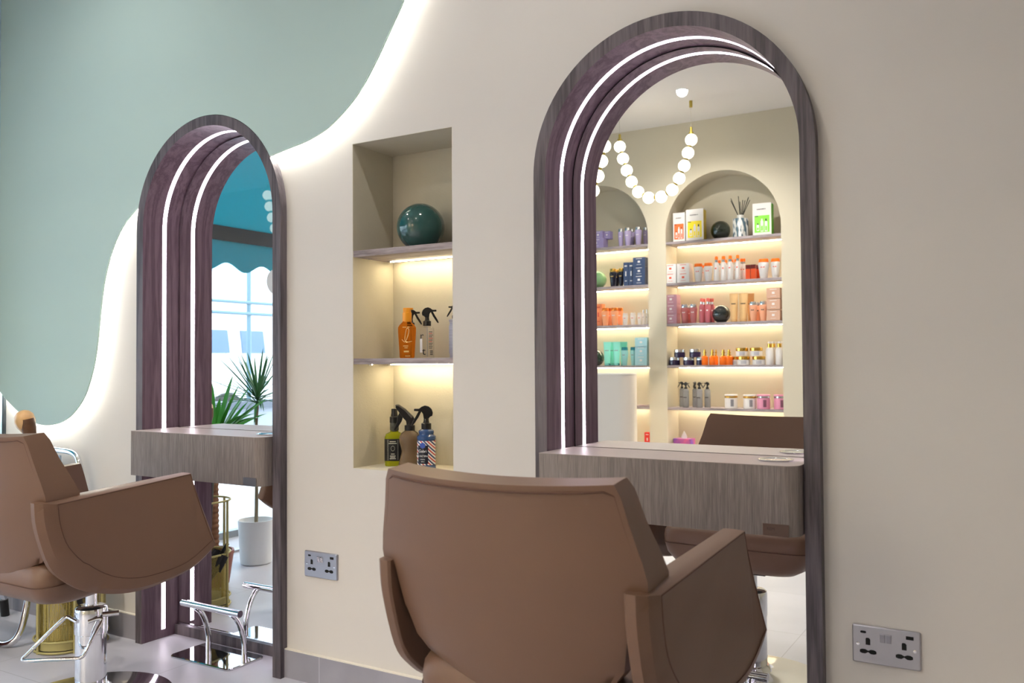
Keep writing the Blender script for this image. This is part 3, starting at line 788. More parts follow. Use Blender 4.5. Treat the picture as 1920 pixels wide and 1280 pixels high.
def arcstrip(bm, r, a0, a1, z0, z1, n=14):
    lo = [bm.verts.new((r*cos(a0+(a1-a0)*i/n), r*sin(a0+(a1-a0)*i/n), z0)) for i in range(n+1)]
    hi = [bm.verts.new((r*cos(a0+(a1-a0)*i/n), r*sin(a0+(a1-a0)*i/n), z1)) for i in range(n+1)]
    for i in range(n): bm.faces.new((lo[i], lo[i+1], hi[i+1], hi[i]))
arcstrip(bm, .0295, A0, A1, .020, .078); pn = finish('label_panel', bm, mat('label_navy', (.006, .008, .022, 1), .4), lb, smooth=180)
bm = bmesh.new(); am = radians(-112)
for r_, z_ in ((.0100, 0),):
    pts = [(r_*cos(2*pi*k/6+pi/6), r_*sin(2*pi*k/6+pi/6)) for k in range(6)]
    loft(bm, [[(a, -.0005, .078+b) for a, b in pts], [(a, .0005, .078+b) for a, b in pts]])
hx = finish('badge', bm, mat('badge_blue', srgb(36, 70, 160), .4), lb); hx.location = (.0302*cos(am), .0302*sin(am), 0); hx.rotation_euler = (0, 0, am+pi/2)
for s_, z_, sz in (('Gabri', .060, .0125), ('SEA SALT SPRAY', .0445, .0072), ('HYDRATING', .034, .0036), ('200 ml', .027, .004)):
    # lettering wrapped round the bottle, one letter at a time would be lost at this size: short straight lines tangent to the label
    text_mesh('lettering', s_, sz, mat('print_white', (.85, .85, .88, 1), .5), lb, (.0304*cos(am), .0304*sin(am), z_), (radians(90), 0, am+pi/2), .0001, xs=.78 if len(s_) > 8 else 1)
trigger_parts(t, .127, .0155, 1.02, rot=radians(180))

# ------------------------------------------------------------------ reed diffuser, tissue box, desk, magazines
t = thing('reed_diffuser', 'reed diffuser in a white pot with dark leaf pattern and black reeds', 'diffuser', (-2.080, -4.60, 2.059))
def leaf_mat():
    m = bpy.data.materials.new('leaf_pattern'); m.use_nodes = True; nt = m.node_tree; b = nt.nodes['Principled BSDF']; b.inputs['Roughness'].default_value = .25
    tc = nt.nodes.new('ShaderNodeTexCoord'); mp = nt.nodes.new('ShaderNodeMapping'); mp.inputs['Rotation'].default_value = (0, .7, .4); mp.inputs['Scale'].default_value = (38, 38, 13)
    nt.links.new(tc.outputs['Object'], mp.inputs[0]); v = nt.nodes.new('ShaderNodeTexNoise'); v.inputs['Scale'].default_value = 1.0; v.inputs['Detail'].default_value = 1.5; nt.links.new(mp.outputs[0], v.inputs['Vector'])
    cr = nt.nodes.new('ShaderNodeValToRGB'); cr.color_ramp.elements[0].position = .47; cr.color_ramp.elements[1].position = .53
    cr.color_ramp.elements[0].color = (.86, .84, .80, 1); cr.color_ramp.elements[1].color = srgb(70, 92, 104)
    nt.links.new(v.outputs['Fac'], cr.inputs[0]); nt.links.new(cr.outputs[0], b.inputs['Base Color']); return m
bm = bmesh.new(); lathe(bm, [(.058, 0), (.062, .004), (.062, .150), (.058, .156), (.030, .158)], 36); finish('pot', bm, leaf_mat(), t, smooth=35)
bm = bmesh.new(); lathe(bm, [(.027, .158), (.027, .184), (.024, .186)], 24); finish('neck', bm, mat('white_ceramic', (.8, .78, .74, 1), .3), t, smooth=35)
bm = bmesh.new()
for k in range(9):
    a, b = [(-.75, -.1), (-.60, .1), (-.12, -.12), (-.02, .15), (.10, -.1), (.42, .1), (.52, -.1), (.60, .05), (.75, .1)][k]
    tube(bm, [(a*.02, b*.05, .17), (a*.115, b*.3, .315+.02*cos(k*2))], .0028, 6)
finish('reeds', bm, mat('reed_black', (.012, .012, .01, 1), .7), t, kind='stuff')
t = thing('tissue_box', 'purple and pink tissue box with a white tissue, on the lowest alcove shelf', 'tissue box', (-2.575, -4.59, .335))
def tissue_mat():
    m = bpy.data.materials.new('tissue_box_print'); m.use_nodes = True; nt = m.node_tree; b = nt.nodes['Principled BSDF']; b.inputs['Roughness'].default_value = .4
    tc = nt.nodes.new('ShaderNodeTexCoord'); n = nt.nodes.new('ShaderNodeTexNoise'); n.inputs['Scale'].default_value = 9; nt.links.new(tc.outputs['Object'], n.inputs['Vector'])
    cr = nt.nodes.new('ShaderNodeValToRGB'); cr.color_ramp.elements[0].position = .38; cr.color_ramp.elements[1].position = .62
    cr.color_ramp.elements[0].color = srgb(92, 60, 150); cr.color_ramp.elements[1].color = srgb(196, 84, 130); nt.links.new(n.outputs['Fac'], cr.inputs[0]); nt.links.new(cr.outputs[0], b.inputs['Base Color']); return m
bm = bmesh.new(); box(bm, -.075, .075, -.055, .055, 0, .085); finish('carton', bm, tissue_mat(), t)
bm = bmesh.new(); lathe(bm, [(.024, .085), (.026, .098), (.018, .118), (.009, .135), (.002, .146)], 9, sy=.4); finish('tissue', bm, mat('tissue_white', (.85, .84, .82, 1), .9), t, smooth=30)

# reception desk: rounded front, pale body
t = thing('reception_desk', 'pale curved reception desk in front of the left alcove', 'desk', (-3.05, -3.80, 0))
P = []
for i in range(13):
    a = radians(-90+180*i/12); P.append((.28+.11*cos(a)*.9, .11+.11*sin(a)-.11))
hull = [(-.78, -.11)]+P+[(-.78, .11)]
bm = bmesh.new(); loft(bm, [[(a, b, 0) for a, b in hull], [(a, b, .965) for a, b in hull]]); finish('desk_body', bm, mat('desk_paint', srgb(206, 196, 184), .5), t, smooth=30)
bm = bmesh.new(); h2 = [(a*1.004, b*1.03) for a, b in hull]; loft(bm, [[(a, b, .965) for a, b in h2], [(a, b, .975) for a, b in h2]]); finish('desk_top', bm, mat('desk_top_paint', srgb(232, 226, 214), .4), t, smooth=30)
t = thing('magazine', 'open magazine lying on the fifth shelf of the left alcove', 'magazine', (-2.955, -4.60, .680))
bm = bmesh.new()
for s in (-1, 1): loft(bm, [[(s*.0, y, z) for y, z in ((-.07, 0), (.07, 0), (.07, .006), (-.07, .006))], [(s*.04, y, z) for y, z in ((-.07, 0), (.07, 0), (.07, .012), (-.07, .012))], [(s*.095, y, z) for y, z in ((-.07, 0), (.07, 0), (.07, .006), (-.07, .006))]])
finish('pages', bm, mat('magazine_pages', srgb(150, 128, 132), .3, noise=.5, nscale=14), t)
t = thing('tape_dispenser', 'small silver dispenser on the fifth shelf of the left alcove', 'dispenser', (-2.875, -4.62, .680))
bm = bmesh.new(); lathe(bm, [(.02, 0), (.02, .004), (.005, .008), (.005, .10), (.018, .104), (.02, .125), (.012, .14)], 20); finish('stand', bm, M_CHROME, t, smooth=40)

# ------------------------------------------------------------------ retail stock on the alcove shelves
def pm(n, c, r=.35, **k): return mat('product_'+n, c, r, **k)
SILVER = mat('cap_silver', (.75, .76, .78, 1), .18, 1.0); GOLDC = mat('cap_gold', srgb(222, 176, 84), .2, 1.0)
ORANGE = pm('orange', srgb(250, 120, 20)); WHITE = pm('white', srgb(232, 226, 222)); TEAL = pm('teal', srgb(20, 110, 122)); CORAL = pm('coral', srgb(222, 110, 100))
PRINTG = pm('print_grey', srgb(140, 136, 140)); PRINTW = pm('print_white', srgb(228, 222, 220)); PRINTR = pm('print_red', srgb(222, 90, 60)); PRINTD = pm('print_dark', srgb(50, 46, 44))
COL = {'white': (WHITE, PRINTR), 'white_orange': (WHITE, ORANGE, PRINTR), 'white_mist': (WHITE, ORANGE, PRINTR), 'amber_red': (pm('amber_red', srgb(196, 72, 30)), pm('dark_red', srgb(90, 26, 24))),
 'pink_box': (pm('pink_box', srgb(186, 136, 150)), PRINTW), 'rose': (pm('rose', srgb(190, 112, 112)), SILVER, PRINTW), 'rose_mist': (pm('rose_b', srgb(184, 98, 106)), CORAL, PRINTW),
 'gold_tube': (pm('gold_tube', srgb(218, 176, 122)), pm('gold_tube_b', srgb(200, 156, 104)), PRINTD), 'peach': (pm('peach', srgb(234, 168, 132)), SILVER, PRINTD), 'peach_box': (pm('peach_box', srgb(208, 166, 142)), PRINTW),
 'purple': (pm('purple', srgb(44, 32, 62), .2), SILVER, PRINTG), 'orange_serum': (pm('serum', srgb(246, 116, 24), .15), GOLDC, PRINTW), 'white_gold': (WHITE, GOLDC, PRINTG), 'white_pump': (WHITE, GOLDC, PRINTG),
 'clear': (mat('product_clear', srgb(176, 176, 180), .15, trans=.5), M_BLACK, PRINTD), 'pink_tub': (pm('pink_tub', srgb(226, 150, 176)), SILVER, pm('maroon_print', srgb(130, 82, 100))),
 'lilac_box': (pm('lilac_box', srgb(150, 136, 180)), PRINTW), 'lilac': (pm('lilac', srgb(184, 168, 206)), SILVER, PRINTW), 'black_gold': (pm('black', srgb(20, 20, 34), .2), GOLDC, pm('gold_print2', srgb(190, 160, 80))),
 'navy': (pm('navy', srgb(58, 72, 104)), PRINTW), 'orange_box': (pm('orange_box', srgb(248, 150, 96)), PRINTR), 'apricot': (pm('apricot', srgb(244, 166, 120)), pm('cap_copper', srgb(236, 130, 50), .2, metal=.6), PRINTW),
 'small_white': (pm('warm_white', srgb(236, 228, 220)), pm('warm_white_cap', srgb(222, 214, 206)), PRINTR), 'plain_white': (WHITE, SILVER, PRINTG), 'teal_tube': (pm('mint', srgb(140, 222, 206)), TEAL, PRINTG), 'teal_bath': (pm('pale_teal', srgb(150, 204, 206)), TEAL, PRINTG),
 'teal_box': (pm('teal_box', srgb(166, 208, 218)), PRINTW), 'red': (pm('red', srgb(206, 36, 30)), PRINTW), 'orange': (WHITE, pm('panel_orange', srgb(252, 112, 56)), pm('side_grey', srgb(200, 196, 190))), 'yellow': (WHITE, pm('panel_yellow', srgb(244, 218, 40)), pm('side_yellow', srgb(214, 186, 30))), 'green': (WHITE, pm('panel_green', srgb(138, 222, 76)), pm('side_green', srgb(110, 200, 50)))}
PROTO = {}
def build_proto(kind, w, h, col, name):
    t = bpy.data.objects.new(name, None); C.objects.link(t); t.empty_display_size = .02
    M = COL[col]; r = w/2
    bm = bmesh.new()
    if kind == 'carton':
        d = min(w, .09)
        box(bm, -w/2, w/2, -d/2, d/2, 0, h-.001); b = finish('carton_body', bm, M[0], t); bevel(b, .0015, 1)
        bm = bmesh.new(); y = d/2
        box(bm, -w*.10, w*.10, y, y+.0006, h*.42, h*.62); box(bm, -w*.25, w*.25, y, y+.0006, h*.82, h*.87); box(bm, -w*.2, w*.2, y, y+.0006, h*.2, h*.23)
        finish('printed_logo', bm, M[1], b)
    elif kind == 'giftbox':
        d = .07
        box(bm, -w/2, w/2, -d/2, d/2, 0, h); b = finish('carton_body', bm, M[0], t)
        y = d/2
        bm = bmesh.new(); box(bm, -w*.40, w*.40, y, y+.0006, h*.10, h*.62); finish('colour_panel', bm, M[1], b)
        bm = bmesh.new(); box(bm, w/2, w/2+.0006, -d/2, d/2, 0, h*.97); finish('side_panel', bm, M[2], b)
        bm = bmesh.new(); bm2 = bmesh.new()
        for cx, hh, ww in ((-.22, .22, .075), (0, .40, .075), (.22, .37, .075)):
            z0 = h*.12 if cx > -.1 else h*.15
            pts = [(-ww, 0), (ww, 0), (ww, hh*.8), (ww*.5, hh*.88), (ww*.5, hh), (-ww*.5, hh), (-ww*.5, hh*.88), (-ww, hh*.8)]
            loft(bm, [[((cx+a)*w, y+.0006, z0+q*h) for a, q in pts], [((cx+a)*w, y+.0012, z0+q*h) for a, q in pts]])
            box(bm2, (cx-.045)*w, (cx+.045)*w, y+.0012, y+.0016, z0+.03*h, z0+(hh*.45)*h)
            if cx != 0:
                bm3 = bmesh.new(); box(bm3, (cx-.035)*w, (cx+.035)*w, y+.0012, y+.0016, z0+hh*.86*h, z0+hh*1.05*h); finish('pictured_cap', bm3, PRINTD, b)
        rnd = random.Random(3)
        bm3 = bmesh.new()
        for k in range(7): box(bm3, (-.26+.07*k)*w, (-.26+.07*k+rnd.uniform(.03, .055))*w, y, y+.0006, h*.80, h*.835)
        finish('printed_lettering', bm3, PRINTD, b); bm3 = bmesh.new(); box(bm3, -.38*w, -.20*w, y+.0006, y+.001, h*.585, h*.61)
        finish('bottle_picture', bm, PRINTW, b); finish('bottle_picture', bm2, M[1], b); finish('printed_tab', bm3, PRINTD, b)
    elif kind == 'tin':
        box(bm, -w/2, w/2, -w/2, w/2, 0, h*.72); b = finish('carton_body', bm, M[0], t)
        bm = bmesh.new(); box(bm, -w/2, w/2, -w/2, w/2, h*.72, h); finish('dark_top', bm, M[1], b)
    elif kind == 'bath':
        lathe(bm, [(r*.60, 0), (r*.66, .004), (r*.84, h*.4), (r*.98, h*.66), (r*.99, h*.76), (r*.90, h*.82), (r*.85, h*.83)], 24, sy=.8)
        b = finish('bottle_body', bm, M[0], t, smooth=40)
        bm = bmesh.new(); lathe(bm, [(r*.88, h*.83), (r*.90, h*.85), (r*.86, h*.97), (r*.80, h)], 24, sy=.8); finish('cap', bm, M[1], t, smooth=35)
        bm = bmesh.new(); y = r*.8*.90
        box(bm, -r*.35, r*.35, y*.85, y+.0008, h*.55, h*.60); finish('printed_logo', bm, M[2], b)
    elif kind == 'mist':
        lathe(bm, [(r*.95, 0), (r, .003), (r, h*.66), (r*.75, h*.73), (r*.5, h*.76)], 20); b = finish('bottle_body', bm, M[0], t, smooth=40)
        bm = bmesh.new(); lathe(bm, [(r*.52, h*.76), (r*.52, h*.86)], 16); finish('collar', bm, SILVER, t, smooth=35)
        bm = bmesh.new(); lathe(bm, [(r*.60, h*.86), (r*.60, h*.98), (r*.4, h)], 16); finish('spray_cap', bm, M[1], t, smooth=35)
        bm = bmesh.new(); box(bm, -r*.3, r*.3, r*.9, r*1.005, h*.48, h*.53); finish('printed_logo', bm, M[2], b)
    elif kind == 'tube':
        rings = []
        for k in range(9):
            u = k/8; z = .03*h+u*.97*h
            rings.append([(r*(.72+.28*u)*cos(2*pi*i/24), r*.62*(1-u)**.8*sin(2*pi*i/24)+(.0012*sin(2*pi*i/24)), z) for i in range(24)])
        loft(bm, rings); b = finish('tube_body', bm, M[0], t, smooth=40)
        bm = bmesh.new(); lathe(bm, [(r*.70, 0), (r*.73, .003), (r*.74, h*.09)], 24, sy=.85); finish('cap', bm, M[1], t, smooth=35)
        bm = bmesh.new(); box(bm, -r*.5, r*.5, r*.2, r*.335, h*.62, h*.65); finish('printed_logo', bm, M[2], b)
    elif kind in ('jar', 'jar2'):
        f = .62 if kind == 'jar' else .76
        lathe(bm, [(r*.92, 0), (r*.98, .003), (r*.98, h*f*.95), (r*.9, h*f)], 30); b = finish('jar_body', bm, M[0], t, smooth=35)
        bm = bmesh.new(); z1 = h if kind == 'jar' else h*.90
        lathe(bm, [(r*.95, h*f), (r, h*f+.002), (r, z1-.003), (r*.95, z1)], 30); finish('lid', bm, M[1], t, smooth=35)
        if kind == 'jar2':
            bm = bmesh.new(); lathe(bm, [(r, z1), (r, h-.002), (r*.95, h)], 30); finish('lid_top', bm, M[0], t, smooth=35)
        bm = bmesh.new(); arcstrip(bm, r*.995, radians(50), radians(100) if kind == 'jar' else radians(78), h*.2*f, h*.85*f, 8); finish('printed_label', bm, M[2] if kind == 'jar2' else pm('label_pale', srgb(186, 182, 186)), b, smooth=180) if col != 'purple' else bm.free()
    elif kind == 'serum':
        lathe(bm, [(r*1.25, 0), (r*1.35, .003), (r*1.35, h*.52), (r*.8, h*.60)], 20); b = finish('bottle_body', bm, M[0], t, smooth=40)
        bm = bmesh.new(); lathe(bm, [(r*.75, h*.60), (r*.75, h*.66), (r*.5, h*.67), (r*.5, h*.76), (r*.7, h*.77), (r*.7, h*.84), (r*.45, h*.85), (r*.45, h)], 16); finish('dropper', bm, GOLDC, t, smooth=35)
    elif kind == 'pump':
        lathe(bm, [(r*.95, 0), (r, .003), (r, h*.62), (r*.7, h*.72), (r*.5, h*.74)], 24); b = finish('bottle_body', bm, M[0], t, smooth=40)
        bm = bmesh.new(); lathe(bm, [(r*.52, h*.74), (r*.52, h*.90)], 20); finish('collar', bm, M[1], t, smooth=35)
        bm = bmesh.new(); lathe(bm, [(r*.3, h*.90), (r*.45, h*.92), (r*.45, h*.99), (r*.3, h)], 16); box(bm, 0, r*1.1, -r*.2, r*.2, h*.94, h*.985); finish('pump_head', bm, M[0], t, smooth=30)
    elif kind == 'trigger':
        hb = h*.70
        lathe(bm, [(r*.9, 0), (r, .004), (r, hb*.94), (r*.6, hb), (r*.5, hb*1.01)], 24); b = finish('bottle_body', bm, M[0], t, smooth=40)
        trigger_parts(t, hb, r*.5, .78)
        bm = bmesh.new(); box(bm, -r*.6, r*.6, r*.8, r*1.01, hb*.52, hb*.57); finish('printed_logo', bm, M[2], b)
    return t
STOCK = [
('giftbox', -2.588, -4.59, 2.059, 0.103, 0.247, 'orange', 'white gift carton with orange panel, far left on the top alcove shelf', None, 'gift_box', 'box'),
('giftbox', -2.444, -4.57, 2.059, 0.15, 0.261, 'yellow', 'white gift carton with yellow panel beside the orange panelled carton', None, 'gift_box', 'box'),
('giftbox', -1.895, -4.59, 2.059, 0.148, 0.259, 'green', 'white gift carton with bright green panel beside the reed diffuser', None, 'gift_box', 'box'),
('carton', -2.654, -4.56, 1.714, 0.102, 0.088, 'white', 'white carton at the far left of the orange-capped shelf, lower one', 'white cartons stacked beside the orange capped bottles', 'carton', 'box'),
('carton', -2.542, -4.56, 1.714, 0.107, 0.087, 'white', 'lower white carton of the second stack, touching the orange-capped bottles', 'white cartons stacked beside the orange capped bottles', 'carton', 'box'),
('carton', -2.653, -4.56, 1.795, 0.102, 0.081, 'white', 'white carton at the far left of the orange-capped shelf, upper one', 'white cartons stacked beside the orange capped bottles', 'carton', 'box'),
('carton', -2.541, -4.56, 1.795, 0.107, 0.08, 'white', 'upper white carton of the second stack from the left alcove side', 'white cartons stacked beside the orange capped bottles', 'carton', 'box'),
('bath', -2.426, -4.56, 1.714, 0.076, 0.154, 'white_orange', 'white shampoo bottle with orange cap, right next to the white cartons', 'white shampoo bottles with orange caps', 'shampoo_bottle', 'bottle'),
('bath', -2.341, -4.56, 1.714, 0.082, 0.153, 'white_orange', 'white shampoo bottle with orange cap, just left of the slim sprays', 'white shampoo bottles with orange caps', 'shampoo_bottle', 'bottle'),
('bath', -2.418, -4.65, 1.714, 0.069, 0.147, 'white_orange', 'half hidden white shampoo bottle with orange cap, behind the left front pair', 'white shampoo bottles with orange caps', 'shampoo_bottle', 'bottle'),
('mist', -2.269, -4.55, 1.714, 0.044, 0.203, 'white_mist', 'leftmost slim white spray with orange tip in the front row', 'slim white sprays with orange tips', 'spray_bottle', 'bottle'),
('mist', -2.209, -4.55, 1.714, 0.047, 0.202, 'white_mist', 'second slim white spray with orange tip in the front row', 'slim white sprays with orange tips', 'spray_bottle', 'bottle'),
('mist', -2.154, -4.55, 1.714, 0.047, 0.201, 'white_mist', 'third slim white spray with orange tip in the front row', 'slim white sprays with orange tips', 'spray_bottle', 'bottle'),
('mist', -2.093, -4.55, 1.714, 0.042, 0.2, 'white_mist', 'rightmost slim white spray with orange tip in the front row', 'slim white sprays with orange tips', 'spray_bottle', 'bottle'),
('mist', -2.276, -4.65, 1.714, 0.037, 0.183, 'white_mist', 'slim white spray with orange tip, leftmost of the six standing in the back row', 'slim white sprays with orange tips', 'spray_bottle', 'bottle'),
('mist', -2.22, -4.65, 1.714, 0.037, 0.182, 'white_mist', 'slim white spray with orange tip, second of the six standing in the back row', 'slim white sprays with orange tips', 'spray_bottle', 'bottle'),
('mist', -2.167, -4.65, 1.714, 0.034, 0.182, 'white_mist', 'slim white spray with orange tip, third of the six standing in the back row', 'slim white sprays with orange tips', 'spray_bottle', 'bottle'),
('mist', -2.141, -4.65, 1.714, 0.034, 0.181, 'white_mist', 'slim white spray with orange tip, fourth of the six standing in the back row', 'slim white sprays with orange tips', 'spray_bottle', 'bottle'),
('mist', -2.091, -4.65, 1.714, 0.037, 0.181, 'white_mist', 'slim white spray with orange tip, fifth of the six standing in the back row', 'slim white sprays with orange tips', 'spray_bottle', 'bottle'),
('mist', -2.07, -4.65, 1.714, 0.033, 0.18, 'white_mist', 'slim white spray with orange tip, rightmost of the six standing in the back row', 'slim white sprays with orange tips', 'spray_bottle', 'bottle'),
('tin', -2.009, -4.56, 1.714, 0.037, 0.117, 'amber_red', 'left dark red to orange serum box on the orange-capped shelf', 'red and orange serum boxes', 'serum_box', 'box'),
('tin', -1.967, -4.56, 1.714, 0.037, 0.117, 'amber_red', 'middle dark red to orange serum box on the orange-capped shelf', 'red and orange serum boxes', 'serum_box', 'box'),
('tin', -1.95, -4.62, 1.714, 0.025, 0.118, 'amber_red', 'right, half hidden dark red to orange serum box on the orange-capped shelf', 'red and orange serum boxes', 'serum_box', 'box'),
('bath', -1.885, -4.55, 1.714, 0.087, 0.156, 'white_orange', 'large white bottle with orange cap right of the red serum boxes', 'white shampoo bottles with orange caps', 'shampoo_bottle', 'bottle'),
('bath', -1.792, -4.55, 1.714, 0.082, 0.155, 'white_orange', 'large white bottle with orange cap against the right alcove side', 'white shampoo bottles with orange caps', 'shampoo_bottle', 'bottle'),
('carton', -2.654, -4.56, 1.377, 0.105, 0.081, 'pink_box', 'bottom dusky pink carton of the stack at the left of the pink shelf', 'dusky pink cartons', 'carton', 'box'),
('carton', -2.653, -4.56, 1.458, 0.105, 0.081, 'pink_box', 'middle dusky pink carton of the stack at the left of the pink shelf', 'dusky pink cartons', 'carton', 'box'),
('carton', -2.652, -4.56, 1.539, 0.105, 0.081, 'pink_box', 'top dusky pink carton of the stack at the left of the pink shelf', 'dusky pink cartons', 'carton', 'box'),
('bath', -2.549, -4.56, 1.377, 0.067, 0.158, 'rose', 'rose shampoo bottle with silver cap, beside the pink cartons', 'rose shampoo bottles with silver caps', 'shampoo_bottle', 'bottle'),
('bath', -2.472, -4.56, 1.377, 0.072, 0.157, 'rose', 'rose shampoo bottle with silver cap, beside the rose sprays', 'rose shampoo bottles with silver caps', 'shampoo_bottle', 'bottle'),
('bath', -2.54, -4.65, 1.377, 0.067, 0.151, 'rose', 'half hidden rose shampoo bottle with silver cap, behind the front pair', 'rose shampoo bottles with silver caps', 'shampoo_bottle', 'bottle'),
('mist', -2.401, -4.56, 1.377, 0.043, 0.204, 'rose_mist', 'slim rose spray with coral tip, front left', 'slim rose sprays with coral tips', 'spray_bottle', 'bottle'),
('mist', -2.347, -4.56, 1.377, 0.047, 0.203, 'rose_mist', 'slim rose spray with coral tip, front right', 'slim rose sprays with coral tips', 'spray_bottle', 'bottle'),
('mist', -2.406, -4.64, 1.377, 0.038, 0.206, 'rose_mist', 'slim rose spray with coral tip, back left', 'slim rose sprays with coral tips', 'spray_bottle', 'bottle'),
('mist', -2.355, -4.64, 1.377, 0.032, 0.205, 'rose_mist', 'slim rose spray with coral tip, back middle', 'slim rose sprays with coral tips', 'spray_bottle', 'bottle'),
('mist', -2.334, -4.64, 1.377, 0.029, 0.205, 'rose_mist', 'slim rose spray with coral tip, back right next to the black ball', 'slim rose sprays with coral tips', 'spray_bottle', 'bottle'),
('tube', -2.132, -4.56, 1.377, 0.071, 0.231, 'gold_tube', 'tall golden beige tube, nearest the black ball', 'golden beige tubes', 'cream_tube', 'tube'),
('tube', -2.054, -4.56, 1.377, 0.077, 0.23, 'gold_tube', 'tall golden beige tube, beside the peach bottles', 'golden beige tubes', 'cream_tube', 'tube'),
('tube', -2.021, -4.65, 1.377, 0.061, 0.232, 'gold_tube', 'tall golden beige tube, tucked behind the front pair', 'golden beige tubes', 'cream_tube', 'tube'),
('bath', -1.973, -4.55, 1.377, 0.065, 0.157, 'peach', 'peach shampoo bottle with silver cap, next to the beige tubes', 'peach shampoo bottles with silver caps', 'shampoo_bottle', 'bottle'),
('bath', -1.893, -4.55, 1.377, 0.066, 0.156, 'peach', 'peach shampoo bottle with silver cap, next to the peach cartons', 'peach shampoo bottles with silver caps', 'shampoo_bottle', 'bottle'),
('bath', -1.96, -4.64, 1.377, 0.06, 0.155, 'peach', 'half hidden peach shampoo bottle with silver cap, behind the front pair', 'peach shampoo bottles with silver caps', 'shampoo_bottle', 'bottle'),
('carton', -1.803, -4.55, 1.377, 0.104, 0.084, 'peach_box', 'bottom peach carton of the stack at the right of the pink shelf', 'peach cartons', 'carton', 'box'),
('carton', -1.802, -4.55, 1.464, 0.104, 0.081, 'peach_box', 'middle peach carton of the stack at the right of the pink shelf', 'peach cartons', 'carton', 'box'),
('carton', -1.801, -4.55, 1.551, 0.104, 0.079, 'peach_box', 'top peach carton of the stack at the right of the pink shelf', 'peach cartons', 'carton', 'box'),
('jar', -2.641, -4.56, 1.03, 0.095, 0.067, 'purple', 'dark purple jar with silver lid, lower row, leftmost', 'dark purple jars with silver lids', 'mask_jar', 'jar'),
('jar', -2.517, -4.56, 1.03, 0.094, 0.066, 'purple', 'dark purple jar with silver lid, lower row, middle', 'dark purple jars with silver lids', 'mask_jar', 'jar'),
('jar', -2.413, -4.56, 1.03, 0.076, 0.065, 'purple', 'dark purple jar with silver lid, lower row, right, partly behind a serum bottle', 'dark purple jars with silver lids', 'mask_jar', 'jar'),
('jar', -2.6, -4.57, 1.096, 0.094, 0.066, 'purple', 'dark purple jar with silver lid, upper row, left', 'dark purple jars with silver lids', 'mask_jar', 'jar'),
('jar', -2.465, -4.57, 1.096, 0.096, 0.066, 'purple', 'dark purple jar with silver lid, upper row, right', 'dark purple jars with silver lids', 'mask_jar', 'jar'),
('serum', -2.373, -4.54, 1.03, 0.04, 0.127, 'orange_serum', 'small orange serum bottle, leftmost, next to the purple jars', 'small orange serum bottles', 'serum_bottle', 'bottle'),
('serum', -2.312, -4.55, 1.03, 0.038, 0.126, 'orange_serum', 'small orange serum bottle, second from the left', 'small orange serum bottles', 'serum_bottle', 'bottle'),
('serum', -2.294, -4.59, 1.03, 0.025, 0.127, 'orange_serum', 'small orange serum bottle, third, half hidden', 'small orange serum bottles', 'serum_bottle', 'bottle'),
('serum', -2.221, -4.55, 1.03, 0.045, 0.125, 'orange_serum', 'small orange serum bottle, fourth', 'small orange serum bottles', 'serum_bottle', 'bottle'),
('serum', -2.177, -4.56, 1.03, 0.039, 0.125, 'orange_serum', 'small orange serum bottle, rightmost, next to the white jars', 'small orange serum bottles', 'serum_bottle', 'bottle'),
('jar', -2.139, -4.6, 1.03, 0.052, 0.068, 'white_gold', 'white jar with gold lid, lower row, left, partly hidden', 'white jars with gold lids', 'mask_jar', 'jar'),
('jar', -2.055, -4.55, 1.03, 0.1, 0.068, 'white_gold', 'white jar with gold lid, lower row, middle', 'white jars with gold lids', 'mask_jar', 'jar'),
('jar', -1.936, -4.56, 1.03, 0.105, 0.067, 'white_gold', 'white jar with gold lid, lower row, right', 'white jars with gold lids', 'mask_jar', 'jar'),
('jar', -2.07, -4.56, 1.099, 0.101, 0.073, 'white_gold', 'white jar with gold lid, upper row, left', 'white jars with gold lids', 'mask_jar', 'jar'),
('jar', -1.955, -4.56, 1.099, 0.104, 0.073, 'white_gold', 'white jar with gold lid, upper row, right', 'white jars with gold lids', 'mask_jar', 'jar'),
('pump', -1.849, -4.56, 1.03, 0.059, 0.185, 'white_pump', 'white lotion bottle with gold collar, front left', 'white lotion bottles with gold collars', 'lotion_bottle', 'bottle'),
('pump', -1.773, -4.56, 1.03, 0.055, 0.184, 'white_pump', 'white lotion bottle with gold collar, front right by the alcove side', 'white lotion bottles with gold collars', 'lotion_bottle', 'bottle'),
('pump', -1.839, -4.64, 1.03, 0.053, 0.187, 'white_pump', 'white lotion bottle with gold collar, behind the other two', 'white lotion bottles with gold collars', 'lotion_bottle', 'bottle'),
('trigger', -2.601, -4.62, 0.68, 0.042, 0.221, 'clear', 'clear spray bottle with black trigger, left pair, rear one', 'clear trigger sprays on the lowest full shelf', 'spray_bottle', 'bottle'),
('trigger', -2.542, -4.55, 0.68, 0.051, 0.218, 'clear', 'clear spray bottle with black trigger, left pair, front one', 'clear trigger sprays on the lowest full shelf', 'spray_bottle', 'bottle'),
('trigger', -2.488, -4.62, 0.68, 0.042, 0.219, 'clear', 'clear spray bottle with black trigger, middle pair, rear one', 'clear trigger sprays on the lowest full shelf', 'spray_bottle', 'bottle'),
('trigger', -2.426, -4.55, 0.68, 0.048, 0.216, 'clear', 'clear spray bottle with black trigger, middle pair, front one', 'clear trigger sprays on the lowest full shelf', 'spray_bottle', 'bottle'),
('trigger', -2.374, -4.6, 0.68, 0.048, 0.217, 'clear', 'clear spray bottle with black trigger, standing alone on the right', 'clear trigger sprays on the lowest full shelf', 'spray_bottle', 'bottle'),
('jar2', -2.164, -4.56, 0.68, 0.103, 0.113, 'white_gold', 'tall white tub with gold band, standing alone', 'white tubs with gold bands', 'tub', 'jar'),
('jar2', -2.012, -4.56, 0.68, 0.104, 0.111, 'white_gold', 'tall white tub with gold band, next to the pink tub', 'white tubs with gold bands', 'tub', 'jar'),
